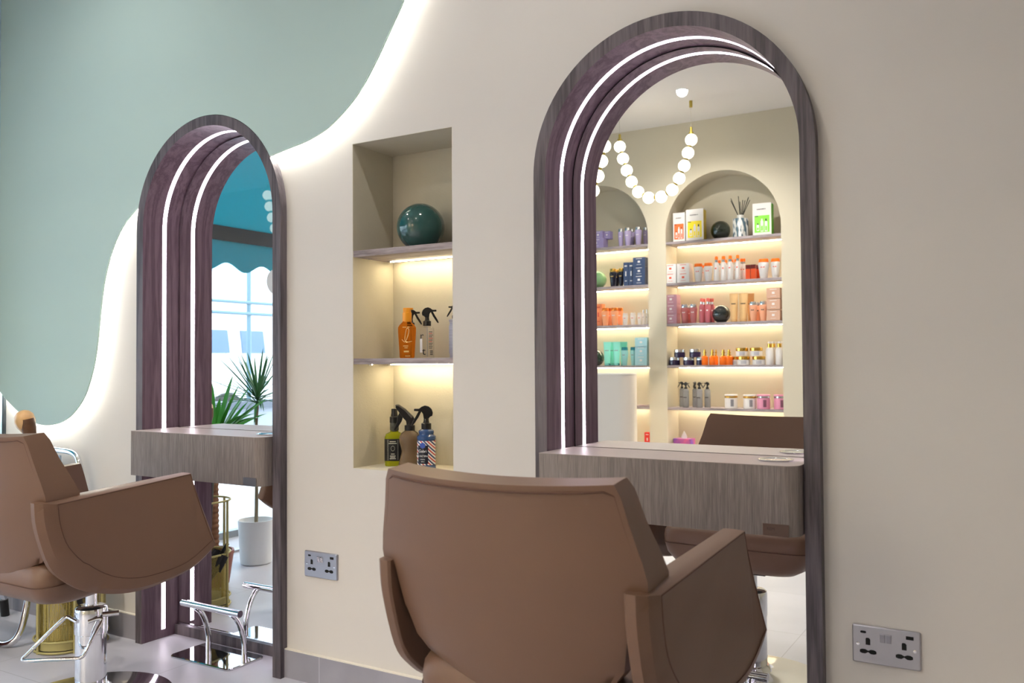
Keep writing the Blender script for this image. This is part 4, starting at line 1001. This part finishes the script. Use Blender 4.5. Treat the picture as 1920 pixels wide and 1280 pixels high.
('jar2', -1.9, -4.55, 0.68, 0.104, 0.116, 'pink_tub', 'pink tub with silver band, left one', 'pink tubs with silver bands', 'tub', 'jar'),
('jar2', -1.771, -4.57, 0.68, 0.103, 0.115, 'pink_tub', 'pink tub with silver band, right one against the alcove side', 'pink tubs with silver bands', 'tub', 'jar'),
('carton', -3.339, -4.55, 2.059, 0.16, 0.085, 'lilac_box', 'wide lilac carton, bottom of the lilac pile', None, 'carton', 'box'),
('carton', -3.318, -4.56, 2.137, 0.085, 0.073, 'lilac_box', 'left lilac carton on top of the lilac pile', None, 'carton', 'box'),
('carton', -3.248, -4.58, 2.137, 0.061, 0.07, 'lilac_box', 'right lilac carton on top of the lilac pile', None, 'carton', 'box'),
('bath', -3.128, -4.58, 2.059, 0.052, 0.16, 'lilac', 'lilac shampoo bottle with silver cap, leftmost', 'lilac shampoo bottles with silver caps', 'shampoo_bottle', 'bottle'),
('bath', -3.05, -4.55, 2.059, 0.065, 0.159, 'lilac', 'lilac shampoo bottle with silver cap, second, in front', 'lilac shampoo bottles with silver caps', 'shampoo_bottle', 'bottle'),
('bath', -3.055, -4.65, 2.059, 0.048, 0.161, 'lilac', 'lilac shampoo bottle with silver cap, third, half hidden', 'lilac shampoo bottles with silver caps', 'shampoo_bottle', 'bottle'),
('bath', -2.952, -4.55, 2.059, 0.064, 0.158, 'lilac', 'lilac shampoo bottle with silver cap, fourth, in front', 'lilac shampoo bottles with silver caps', 'shampoo_bottle', 'bottle'),
('bath', -2.912, -4.62, 2.059, 0.051, 0.159, 'lilac', 'lilac shampoo bottle with silver cap, rightmost, cut by the alcove side', 'lilac shampoo bottles with silver caps', 'shampoo_bottle', 'bottle'),
('bath', -3.197, -4.56, 1.714, 0.064, 0.159, 'black_gold', 'black shampoo bottle with gold cap, beside the green ball', 'black shampoo bottles with gold caps', 'shampoo_bottle', 'bottle'),
('bath', -3.12, -4.56, 1.714, 0.053, 0.158, 'black_gold', 'black shampoo bottle with gold cap, beside the navy boxes', 'black shampoo bottles with gold caps', 'shampoo_bottle', 'bottle'),
('bath', -3.198, -4.64, 1.714, 0.048, 0.16, 'black_gold', 'black shampoo bottle with gold cap, behind the other two', 'black shampoo bottles with gold caps', 'shampoo_bottle', 'bottle'),
('carton', -3.066, -4.56, 1.714, 0.045, 0.205, 'navy', 'tall narrow navy carton, left one', 'tall narrow navy cartons', 'carton', 'box'),
('carton', -3.017, -4.56, 1.714, 0.046, 0.204, 'navy', 'tall narrow navy carton, right one', 'tall narrow navy cartons', 'carton', 'box'),
('carton', -2.932, -4.55, 1.714, 0.109, 0.087, 'navy', 'bottom square navy carton of the stack of three', 'square navy cartons', 'carton', 'box'),
('carton', -2.931, -4.55, 1.793, 0.109, 0.079, 'navy', 'middle square navy carton of the stack of three', 'square navy cartons', 'carton', 'box'),
('carton', -2.93, -4.55, 1.872, 0.109, 0.079, 'navy', 'top square navy carton of the stack of three', 'square navy cartons', 'carton', 'box'),
('carton', -3.363, -4.64, 1.377, 0.07, 0.199, 'orange_box', 'tall orange carton behind the orange bottles', None, 'carton', 'box'),
('bath', -3.274, -4.56, 1.377, 0.069, 0.156, 'apricot', 'apricot shampoo bottle with orange cap, front left', 'apricot shampoo bottles with orange caps', 'shampoo_bottle', 'bottle'),
('bath', -3.186, -4.56, 1.377, 0.071, 0.155, 'apricot', 'apricot shampoo bottle with orange cap, front right', 'apricot shampoo bottles with orange caps', 'shampoo_bottle', 'bottle'),
('bath', -3.268, -4.64, 1.377, 0.057, 0.158, 'apricot', 'apricot shampoo bottle with orange cap, behind the gap of the front pair', 'apricot shampoo bottles with orange caps', 'shampoo_bottle', 'bottle'),
('bath', -3.172, -4.65, 1.377, 0.064, 0.157, 'apricot', 'apricot shampoo bottle with orange cap, back right', 'apricot shampoo bottles with orange caps', 'shampoo_bottle', 'bottle'),
('bath', -3.084, -4.56, 1.377, 0.051, 0.105, 'small_white', 'small white bottle, leftmost of three', 'small white bottles', 'shampoo_bottle', 'bottle'),
('bath', -3.013, -4.56, 1.377, 0.054, 0.104, 'small_white', 'small white bottle, middle of three', 'small white bottles', 'shampoo_bottle', 'bottle'),
('bath', -2.951, -4.56, 1.377, 0.042, 0.104, 'small_white', 'small white bottle, rightmost of three', 'small white bottles', 'shampoo_bottle', 'bottle'),
('mist', -2.932, -4.6, 1.377, 0.025, 0.132, 'plain_white', 'slim white tube bottle, left one of the two by the alcove side', None, 'spray_bottle', 'bottle'),
('mist', -2.9, -4.6, 1.377, 0.029, 0.132, 'plain_white', 'slim white tube bottle, right one of the two by the alcove side', None, 'spray_bottle', 'bottle'),
('tube', -3.259, -4.56, 1.03, 0.071, 0.206, 'teal_tube', 'mint tube with dark teal foot, front left', 'mint tubes with dark teal caps', 'cream_tube', 'tube'),
('tube', -3.169, -4.56, 1.03, 0.069, 0.205, 'teal_tube', 'mint tube with dark teal foot, front right', 'mint tubes with dark teal caps', 'cream_tube', 'tube'),
('tube', -3.247, -4.64, 1.03, 0.066, 0.208, 'teal_tube', 'mint tube with dark teal foot, back left', 'mint tubes with dark teal caps', 'cream_tube', 'tube'),
('tube', -3.138, -4.64, 1.03, 0.066, 0.206, 'teal_tube', 'mint tube with dark teal foot, back right', 'mint tubes with dark teal caps', 'cream_tube', 'tube'),
('bath', -3.09, -4.55, 1.03, 0.065, 0.158, 'teal_bath', 'pale teal bottle with dark teal cap, left one', 'pale teal bottles', 'shampoo_bottle', 'bottle'),
('bath', -3.01, -4.55, 1.03, 0.054, 0.157, 'teal_bath', 'pale teal bottle with dark teal cap, right one', 'pale teal bottles', 'shampoo_bottle', 'bottle'),
('carton', -2.921, -4.55, 1.03, 0.11, 0.083, 'teal_box', 'bottom pale blue carton of the stack of three', 'pale blue cartons', 'carton', 'box'),
('carton', -2.92, -4.55, 1.107, 0.11, 0.085, 'teal_box', 'middle pale blue carton of the stack of three', 'pale blue cartons', 'carton', 'box'),
('carton', -2.919, -4.55, 1.184, 0.11, 0.08, 'teal_box', 'top pale blue carton of the stack of three', 'pale blue cartons', 'carton', 'box'),
('carton', -2.899, -4.6, 0.335, 0.052, 0.125, 'red', 'tall red carton on the lowest visible shelf of the left alcove', None, 'carton', 'box'),
]
TRIG_ROT = {0: pi*.9, 1: .1, 2: pi*.5, 3: .15, 4: pi*.95}
ti = 0
for kind, x, y, z, w, h, col, label, group, name, cat in STOCK:
    key = (kind, round(w, 2), round(h, 2), col)
    if key in PROTO:
        o = copy_tree(PROTO[key]); o.name = name
    else:
        o = build_proto(kind, w, h, col, name); PROTO[key] = o
    o.location = (x, y, z); o.rotation_euler = (0, 0, 0)
    side = 'left alcove' if x < -2.8 else 'right alcove'
    tag(o, label, cat, group)
    if kind == 'trigger':
        for ch in o.children:
            if ch.name.startswith('trigger_head'): ch.rotation_euler = (0, 0, TRIG_ROT[ti])
        ti += 1

# ------------------------------------------------------------------ pearl pendants
def pendant(ends, low, n, r, label, z_ceil=CEIL):
    (xa, ya, za), (xb, yb, zb) = ends
    t = thing('pearl_pendant', label, 'lamp', ((xa+xb)/2, (ya+yb)/2, z_ceil), 0, 'pearl string pendant lamps')
    base = Vector(((xa+xb)/2, (ya+yb)/2, z_ceil))
    A, B = Vector((xa, ya, za)), Vector((xb, yb, zb))
    # U curve: steep sides, round bottom
    ctrl = []
    for u in [i/200 for i in range(201)]:
        s = -1+2*u
        x = (A+B)/2+(B-A)/2*(abs(s)**.72*(1 if s > 0 else -1))
        z = low+((A.z+B.z)/2-low)*(abs(s)**2.0)+(B.z-A.z)/2*s*abs(s)
        ctrl.append(Vector((x.x, x.y, z)))
    L = [0]
    for p, q in zip(ctrl, ctrl[1:]): L.append(L[-1]+(q-p).length)
    pts = []
    for k in range(n):
        d = L[-1]*k/(n-1); i = max(j for j in range(len(L)) if L[j] <= d+1e-9); i = min(i, len(ctrl)-2)
        f = (d-L[i])/max(L[i+1]-L[i], 1e-9); pts.append(ctrl[i].lerp(ctrl[i+1], f)-base)
    bm0 = bmesh.new(); sphere(bm0, r, (0, 0, 0), 24, 14)
    first = finish('pearl', bm0, M_PEARL, t, smooth=180); first.location = pts[0]
    for p in pts[1:]:
        c = first.copy(); C.objects.link(c); c.parent = t; c.location = p
    bm = bmesh.new()
    for p, q in zip(pts, pts[1:]):
        m = (p+q)/2; d = (q-p).normalized()
        tube(bm, [m-d*.009, m+d*.009], .016, 12)
    finish('brass_links', bm, M_GOLD, t, smooth=40)
    for p in (pts[0], pts[-1]):
        bm = bmesh.new(); lathe(bm, [(.018, p.z+r-.004), (.018, p.z+r+.014), (.010, p.z+r+.018), (.010, p.z+r+.05), (.004, p.z+r+.055)], 16, p.x, p.y); finish('brass_cap', bm, M_GOLD, t, smooth=40)
        bm = bmesh.new(); tube(bm, [(p.x, p.y, p.z+r+.05), (p.x, p.y, -.03)], .0012, 6); finish('cable', bm, mat('cable_clear', (.6, .55, .45, 1), .4), t)
        bm = bmesh.new(); lathe(bm, [(.012, -.05), (.012, 0)], 16, p.x, p.y); finish('ceiling_cup', bm, M_GOLD, t, smooth=40)
    return t
# ------------------------------------------------------------------ pendants placed as the two mirrors show them
pendant(((-2.818, -3.88, 2.752), (-2.255, -3.94, 2.742)), 2.325, 12, .0455, 'string of glowing pearls hanging in a U, in front of the shelves')
pendant(((-3.20, -3.20, 2.60), (-2.632, -3.20, 2.59)), 2.13, 12, .0455, 'string of glowing pearls nearer the window, cut off by the right mirror frame')

# ------------------------------------------------------------------ recessed ceiling spots
names_dl = ['over the wall left of the left chair', 'over the wall niche', 'in the middle of the ceiling near the window', 'in the middle of the ceiling behind the chairs', 'seen in the right mirror above the pearl pendant', 'near the shelf wall, right of the alcoves']
for (x, y, pw), nm in zip(DOWNLIGHTS, names_dl):
    t = thing('ceiling_spot', 'small round recessed spot %s' % nm, 'ceiling light', (x, y, CEIL), 0, 'recessed ceiling spots')
    bm = bmesh.new(); lathe(bm, [(.042, 0), (.042, -.003), (.030, -.004), (.028, -.001)], 28, cap=False); finish('trim_ring', bm, mat('spot_ring_white', (.8, .8, .8, 1), .4), t, smooth=40)
    bm = bmesh.new(); lathe(bm, [(.0275, -.001), (.0275, -.002)], 24); finish('lamp_disc', bm, M_SPOT, t)
    L = bpy.data.lights.new('spot_light', 'SPOT'); L.energy = LAMP_W*6*pw; L.spot_size = radians(150); L.spot_blend = .9; L.shadow_soft_size = .04; L.color = (1.0, .95, .89)
    lo = bpy.data.objects.new('spot_light', L); C.objects.link(lo); lo.parent = t; lo.location = (0, 0, -.012)

# ------------------------------------------------------------------ umbrella stand
def stadium(w, l, n=12):
    """w along x, l along y"""
    r = w/2; out = []
    for i in range(n+1):
        a = pi*i/n; out.append((r*cos(a), l/2-r+r*sin(a)))
    for i in range(n+1):
        a = pi+pi*i/n; out.append((r*cos(a), -l/2+r+r*sin(a)))
    return out
def mesh_mat():
    m = bpy.data.materials.new('gold_wire_mesh'); m.use_nodes = True; nt = m.node_tree; b = nt.nodes['Principled BSDF']
    b.inputs['Base Color'].default_value = srgb(170, 152, 84); b.inputs['Metallic'].default_value = .6; b.inputs['Roughness'].default_value = .4
    tc = nt.nodes.new('ShaderNodeTexCoord'); mp = nt.nodes.new('ShaderNodeMapping'); mp.inputs['Scale'].default_value = (230, 230, 230); nt.links.new(tc.outputs['Object'], mp.inputs[0])
    v = nt.nodes.new('ShaderNodeTexVoronoi'); v.inputs['Randomness'].default_value = .15; v.inputs['Scale'].default_value = 1; nt.links.new(mp.outputs[0], v.inputs['Vector'])
    g = nt.nodes.new('ShaderNodeMath'); g.operation = 'GREATER_THAN'; g.inputs[1].default_value = .43; nt.links.new(v.outputs['Distance'], g.inputs[0]); nt.links.new(g.outputs[0], b.inputs['Alpha']); return m
t = thing('umbrella_stand', 'gold wire mesh umbrella stand on the floor behind the left chair', 'umbrella stand', (-3.185, -.165, 0))
bm = bmesh.new(); S = stadium(.205, .25); loft(bm, [[(a, b, .012) for a, b in S], [(a, b, .040) for a, b in S]]); finish('tray', bm, M_GOLDPAINT, t, smooth=40)
bm = bmesh.new(); S2 = stadium(.20, .245); loft(bm, [[(a, b, .040) for a, b in S2], [(a, b, .228) for a, b in S2]], cap=False); finish('mesh_basket', bm, mesh_mat(), t, smooth=180)
S3 = stadium(.216, .262)
for z in (.006, .044, .232, .462):
    bm = bmesh.new(); tube(bm, [(a, b, z) for a, b in S3], .0045, 8, cyclic=True); finish('ring', bm, M_GOLDPAINT, t, smooth=180)
for a, b in ((-.108, -.055), (.108, -.055), (-.108, .055), (.108, .055), (0.0, -.131), (0, .131)):
    bm = bmesh.new(); tube(bm, [(a, b, 0), (a, b, .466)], .0055, 8); finish('rod', bm, M_GOLDPAINT, t, smooth=60)
M_UMB = mat('umbrella_cloth', (.012, .012, .016, 1), .6)
def umbrella(base, tip, label, knob):
    base, tip = Vector(base), Vector(tip); d = (tip-base); Lh = d.length
    t = thing('umbrella', label, 'umbrella', base)
    q = d.to_track_quat('Z', 'Y'); t.rotation_mode = 'QUATERNION'; t.rotation_quaternion = q
    bm = bmesh.new(); rings = []
    for z, r in ((.02, .008), (.06, .020), (.25*1, .034), (Lh*.60, .040), (Lh*.62, .03), (Lh*.66, .012)):
        rings.append([(r*(1+.14*cos(7*2*pi*i/56))*cos(2*pi*i/56), r*(1+.14*cos(7*2*pi*i/56))*sin(2*pi*i/56), z) for i in range(56)])
    loft(bm, rings); finish('canopy', bm, M_UMB, t, smooth=60)
    if knob:
        bm = bmesh.new(); tube(bm, [(0, 0, Lh*.62), (.004, .004, Lh*.88), (.012, .010, Lh*.955), (.014, .012, Lh-.004)], [.013, .016, .026, .024], 14); finish('shaft', bm, mat('bark_brown', srgb(92, 62, 40), .5, noise=.4, nscale=60), t, smooth=60)
        bm = bmesh.new(); prof = [(.014, Lh-.060), (.022, Lh-.048), (.033, Lh-.028), (.036, Lh-.008), (.033, Lh+.012), (.022, Lh+.026), (.006, Lh+.032)]; lathe(bm, prof, 30)
        finish('wooden_knob', bm, mat('burl_wood', srgb(214, 170, 116), .3, noise=.25, nscale=35, coat=.5), t, smooth=180)
    else:
        bm = bmesh.new(); tube(bm, [(0, 0, Lh*.62), (0, 0, Lh)], .008, 10); finish('handle', bm, M_BLACK, t, smooth=60)
umbrella((-3.160, -.145, .022), (-3.300, -.285, .862), 'black umbrella with a burl wood knob, leaning in the gold stand', True)
umbrella((-3.185, -.110, .022), (-3.085, -.230, .275), 'short folded black umbrella sticking out of the gold stand', False)

# ------------------------------------------------------------------ chrome tube chair behind
t = thing('tube_chair', 'chrome tube chair against the wall, half hidden behind the left salon chair', 'chair', (-3.56, -.12, 0))
M_TCH = mat('pale_blue_sling', srgb(170, 192, 214), .5)
for dx in (-.235, .235):
    bm = bmesh.new()
    tube(bm, smooth_path([(dx, .04, .02), (dx, .035, .08), (dx, -.01, .15), (dx, -.09, .30), (dx, -.10, .36)], 6), .0125, 12); finish('rear_leg', bm, M_CHROME, t, smooth=60)
    bm = bmesh.new(); tube(bm, [(dx, .043, .0), (dx, .036, .07)], .017, 12); finish('rubber_foot', bm, M_BLACK, t, smooth=60)
bm = bmesh.new(); tube(bm, smooth_path([(.235, -.10, .36), (.24, -.13, .20), (.235, -.16, .06), (.20, -.19, .013), (.08, -.20, .012), (-.08, -.20, .012), (-.20, -.19, .013), (-.235, -.16, .06), (-.24, -.13, .20), (-.235, -.10, .36)], 6), .0125, 12); finish('front_frame', bm, M_CHROME, t, smooth=60)
bm = bmesh.new(); tube(bm, smooth_path([(.235, -.09, .36), (.250, .02, .45), (.256, .062, .60), (.250, .064, .665), (.215, .064, .705), (.12, .064, .715), (-.12, .064, .715), (-.22, .064, .70), (-.25, .062, .60), (-.235, -.09, .36)], 7), .0115, 12); finish('back_frame', bm, M_CHROME, t, smooth=60)
bm = bmesh.new(); box(bm, -.235, .13, .055, .063, .48, .695); finish('back_sling', bm, M_TCH, t)
bm = bmesh.new(); box(bm, -.225, .225, -.15, .05, .355, .372); finish('seat', bm, M_BLACK, t)

# ------------------------------------------------------------------ plants by the window
def blade(bm, base, direction, up_, length, width, droop, n=8, twist=0.0):
    base = Vector(base); d = Vector(direction).normalized(); side = d.cross(Vector((0, 0, 1)))
    side = side.normalized() if side.length > 1e-3 else Vector((1, 0, 0))
    L_, R_ = [], []
    for i in range(n+1):
        u = i/n
        p = base+d*(length*u)*(up_[0])+Vector((0, 0, 1))*(length*u*up_[1]-droop*length*u*u)
        w = width*(sin(pi*min(1, .12+u*.88))**.6 if u < .999 else .02)*(1-u*.35)
        if u > .96: w = width*.03
        fold = Vector((0, 0, w*.25))
        L_.append(bm.verts.new(p-side*w/2+fold)); R_.append(bm.verts.new(p+side*w/2+fold))
        if i == 0: Cn = [bm.verts.new(p)]
        else: Cn.append(bm.verts.new(p))
    for i in range(n):
        bm.faces.new((L_[i], Cn[i], Cn[i+1], L_[i+1])); bm.faces.new((Cn[i], R_[i], R_[i+1], Cn[i+1]))
M_LEAF = mat('yucca_leaf', srgb(54, 140, 44), .4, noise=.25, nscale=12)
M_LEAF2 = mat('dracaena_leaf', srgb(62, 116, 70), .4, noise=.25, nscale=12)
rnd = random.Random(11)
t = thing('potted_yucca', 'yucca with a thick brown trunk and broad green leaves in a brown pot', 'plant', (-3.445, -.44, 0))
bm = bmesh.new(); lathe(bm, [(.075, 0), (.085, .01), (.105, .150), (.108, .152), (.108, .168), (.098, .168), (.096, .150), (.0, .150)], 32); finish('pot', bm, mat('terracotta', srgb(130, 70, 58), .5), t, smooth=40)
bm = bmesh.new()
prof = []
for k in range(46):
    z = .145+.0125*k; prof.append((.036+.004*(k % 2)-.006*k/46, z))
lathe(bm, prof, 18); finish('trunk', bm, mat('yucca_bark', srgb(120, 84, 62), .9, noise=.5, nscale=40, bump=.6, bscale=50), t, smooth=20)
bm = bmesh.new()
for k in range(30):
    a = k*2.4+rnd.uniform(-.2, .2); e = rnd.uniform(.1, 1.25)
    if sin(a) > .1 and e < 1.1: continue
    blade(bm, (.02*cos(a), .02*sin(a), .64+.06*rnd.random()), (cos(a), sin(a), 0), (cos(e), sin(e)), rnd.uniform(.27, .36), .045, .12 if e > .8 else .25)
for a, e, l in ((-1.45, 1.30, .38), (-1.2, 1.05, .36), (-.9, .8, .36), (-1.5, .65, .40), (-1.7, .4, .42), (-1.45, .25, .44), (-.4, 1.2, .34)):
    blade(bm, (.02*cos(a), .02*sin(a), .68), (cos(a), sin(a), 0), (cos(e), sin(e)), l, .05, .10)
lv = finish('leaves', bm, M_LEAF, t, smooth=40)
t = thing('potted_dracaena', 'slender dracaena with narrow leaves in a tall white pot by the window', 'plant', (-3.62, -.885, 0))
bm = bmesh.new(); lathe(bm, [(.075, 0), (.082, .006), (.094, .228), (.095, .232), (.090, .232), (.084, .20), (.0, .20)], 40); finish('pot', bm, mat('white_pot', srgb(226, 228, 232), .35), t, smooth=40)
bm = bmesh.new(); tube(bm, smooth_path([(0, 0, .19), (.006, .002, .4), (-.004, 0, .62), (.004, -.006, .86)], 5), [.010]*5+[.009]*6+[.008]*5, 10); finish('stem', bm, mat('dracaena_bark', srgb(128, 116, 96), .8), t, smooth=60)
bm = bmesh.new()
for k in range(44):
    a = k*2.399; e = rnd.uniform(-.05, 1.35)
    blade(bm, (.004, -.006, .84+.05*rnd.random()), (cos(a), sin(a), 0), (cos(e), sin(e)), rnd.uniform(.24, .36), .017, .28 if e < .7 else .10, 9)
for a, e, l in ((1.75, .95, .33), (1.6, .75, .36), (1.9, 1.15, .32), (-1.4, 1.2, .3), (2.2, .45, .36)):
    blade(bm, (.004, -.006, .87), (cos(a), sin(a), 0), (cos(e), sin(e)), l, .020, .04, 9)
finish('leaves', bm, M_LEAF2, t, smooth=40)

# ------------------------------------------------------------------ awning outside
t = thing('awning', 'teal awning with a scalloped valance outside the shop window', 'awning', (-4.44, -2.1, 2.86))
M_TEAL = mat('teal_canvas', srgb(0, 130, 136), .8, noise=.06, nscale=2)
M_TEALF = M_TEAL
# canvas lets daylight through
b = M_TEAL.node_tree.nodes['Principled BSDF']
nt = M_TEAL.node_tree; out = [n for n in nt.nodes if n.type == 'OUTPUT_MATERIAL'][0]
tr = nt.nodes.new('ShaderNodeBsdfTranslucent'); tr.inputs[0].default_value = srgb(0, 158, 168); mxs = nt.nodes.new('ShaderNodeMixShader'); mxs.inputs[0].default_value = .5
nt.links.new(b.outputs[0], mxs.inputs[1]); nt.links.new(tr.outputs[0], mxs.inputs[2]); nt.links.new(mxs.outputs[0], out.inputs[0])
HL = 2.3
bm = bmesh.new(); box(bm, -.02, .02, -HL, HL, -.05, .05); finish('cassette', bm, M_WFRAME, t)
bm = bmesh.new()
P = [(0, 0, .01), (-.95, 0, -.735), (-.95, 0, -.729), (0, 0, .016)]
loft(bm, [[(a, -HL, c) for a, _, c in P], [(a, HL, c) for a, _, c in P]]); finish('canopy', bm, M_TEAL, t)
bm = bmesh.new(); box(bm, -.975, -.93, -HL, HL, -.845, -.735); finish('front_bar', bm, mat('bar_dark', srgb(20, 30, 46), .35, .2), t)
bm = bmesh.new(); N = 220
U, D = [], []
for i in range(N+1):
    y = -HL+2*HL*i/N; zz = -1.045-.033*cos(2*pi*(y+.30)/.36)
    U.append((y, -.845)); D.append((y, zz))
for x in (-.954, -.951):
    u = [bm.verts.new((x, a, b_)) for a, b_ in U]; d = [bm.verts.new((x, a, b_)) for a, b_ in D]
    for i in range(N): bm.faces.new((u[i], u[i+1], d[i+1], d[i]))
finish('valance', bm, M_TEAL, t)
for y in (-1.9, 1.9):
    bm = bmesh.new(); tube(bm, [(-.02, y, -.5), (-.95, y, -.78)], .018, 8); finish('arm', bm, M_WFRAME, t, smooth=60)

# ------------------------------------------------------------------ street outside
M_PAVE = mat('pavement', srgb(196, 198, 204), .8, noise=.05, nscale=1)
bm = bmesh.new(); box(bm, -22, -4.42, -20, 12, -.12, -.02); o = finish('ground_street', bm, M_PAVE, kind='structure'); o.name = 'floor_street'
def street(name, label, cat, loc): return thing(name, label, cat, loc)
t = street('building', 'pale rendered building across the street', 'building', (-16, -7, -.02))
M_REND = mat('white_render', srgb(214, 218, 222), .8)
bm = bmesh.new(); box(bm, -3, 0, -9, 9, 0, 9); finish('facade', bm, M_REND, t)
for k in range(6):
    for zz in (3.2, 6.0):
        bm = bmesh.new(); y = -7.6+2.7*k; box(bm, 0, .03, y, y+1.1, zz, zz+1.5); finish('window', bm, mat('far_window', srgb(150, 176, 200), .2), t)
# scaffold in front of the building
t = street('scaffold', 'grey scaffold tubes standing across the street', 'scaffold', (-8.6, -5.6, -.02))
M_TUBE = mat('scaffold_tube', srgb(96, 122, 134), .5, .2)
for y in (-1.9, -.75, .25, 1.35, 2.6):
    bm = bmesh.new(); tube(bm, [(0, y, 0), (0, y, 4.5)], .03, 10); finish('upright', bm, M_TUBE, t, smooth=60)
for z in (1.72, 1.86, 3.4):
    bm = bmesh.new(); tube(bm, [(.03, -2.6, z), (.03, 3.2, z)], .022, 8); finish('ledger', bm, M_TUBE, t, smooth=60)
# van
t = street('van', 'white van with a row of side windows parked across the street', 'van', (-10.6, -7.4, -.02))
M_VAN = mat('van_white', srgb(240, 242, 244), .3, coat=.4)
bm = bmesh.new()
prof = [(-.95, .35), (.95, .35), (.98, .9), (.93, 1.35), (.84, 1.95), (.6, 2.1), (-.6, 2.1), (-.84, 1.95), (-.93, 1.35), (-.98, .9)]
loft(bm, [[(a*.9, -2.6, b_*.9) for a, b_ in prof], [(a, -2.3, b_) for a, b_ in prof], [(a, 2.0, b_) for a, b_ in prof], [(a*.95, 2.6, min(b_, 1.2)) for a, b_ in prof]]); o = finish('body', bm, M_VAN, t); bevel(o, .05, 3)
for y in (-1.7, -1.15, -.5, .15, .8, 1.45):
    bm = bmesh.new(); P = [(.945, 1.24), (.965, 1.24), (.912, 1.56), (.892, 1.56)]
    loft(bm, [[(a+.006, y, c) for a, c in P], [(a+.006, y+.42, c) for a, c in P]]); finish('side_window', bm, mat('van_glass', srgb(84, 108, 140), .3), t)
for y in (-1.6, 1.5):
    for sx in (-.9, .9):
        bm = bmesh.new(); lathe(bm, [(.2, -.1), (.33, -.1), (.35, -.06), (.35, .06), (.33, .1), (.2, .1)], 28); o = finish('wheel', bm, mat('tyre', (.03, .03, .03, 1), .7), t, smooth=40); o.rotation_euler = (0, radians(90), 0); o.location = (sx, y, .35)
t = street('low_wall', 'low pale street wall with a flat coping beyond the window', 'wall', (-7.2, -4.4, -.02))
bm = bmesh.new(); box(bm, -.10, .10, -3, 4, 0, .62); finish('masonry', bm, mat('wall_pale', srgb(160, 164, 172), .8, noise=.05, nscale=6), t)
bm = bmesh.new(); box(bm, -.14, .14, -3.02, 4.02, .62, .70); finish('coping', bm, mat('coping_grey', srgb(96, 102, 112), .7), t)
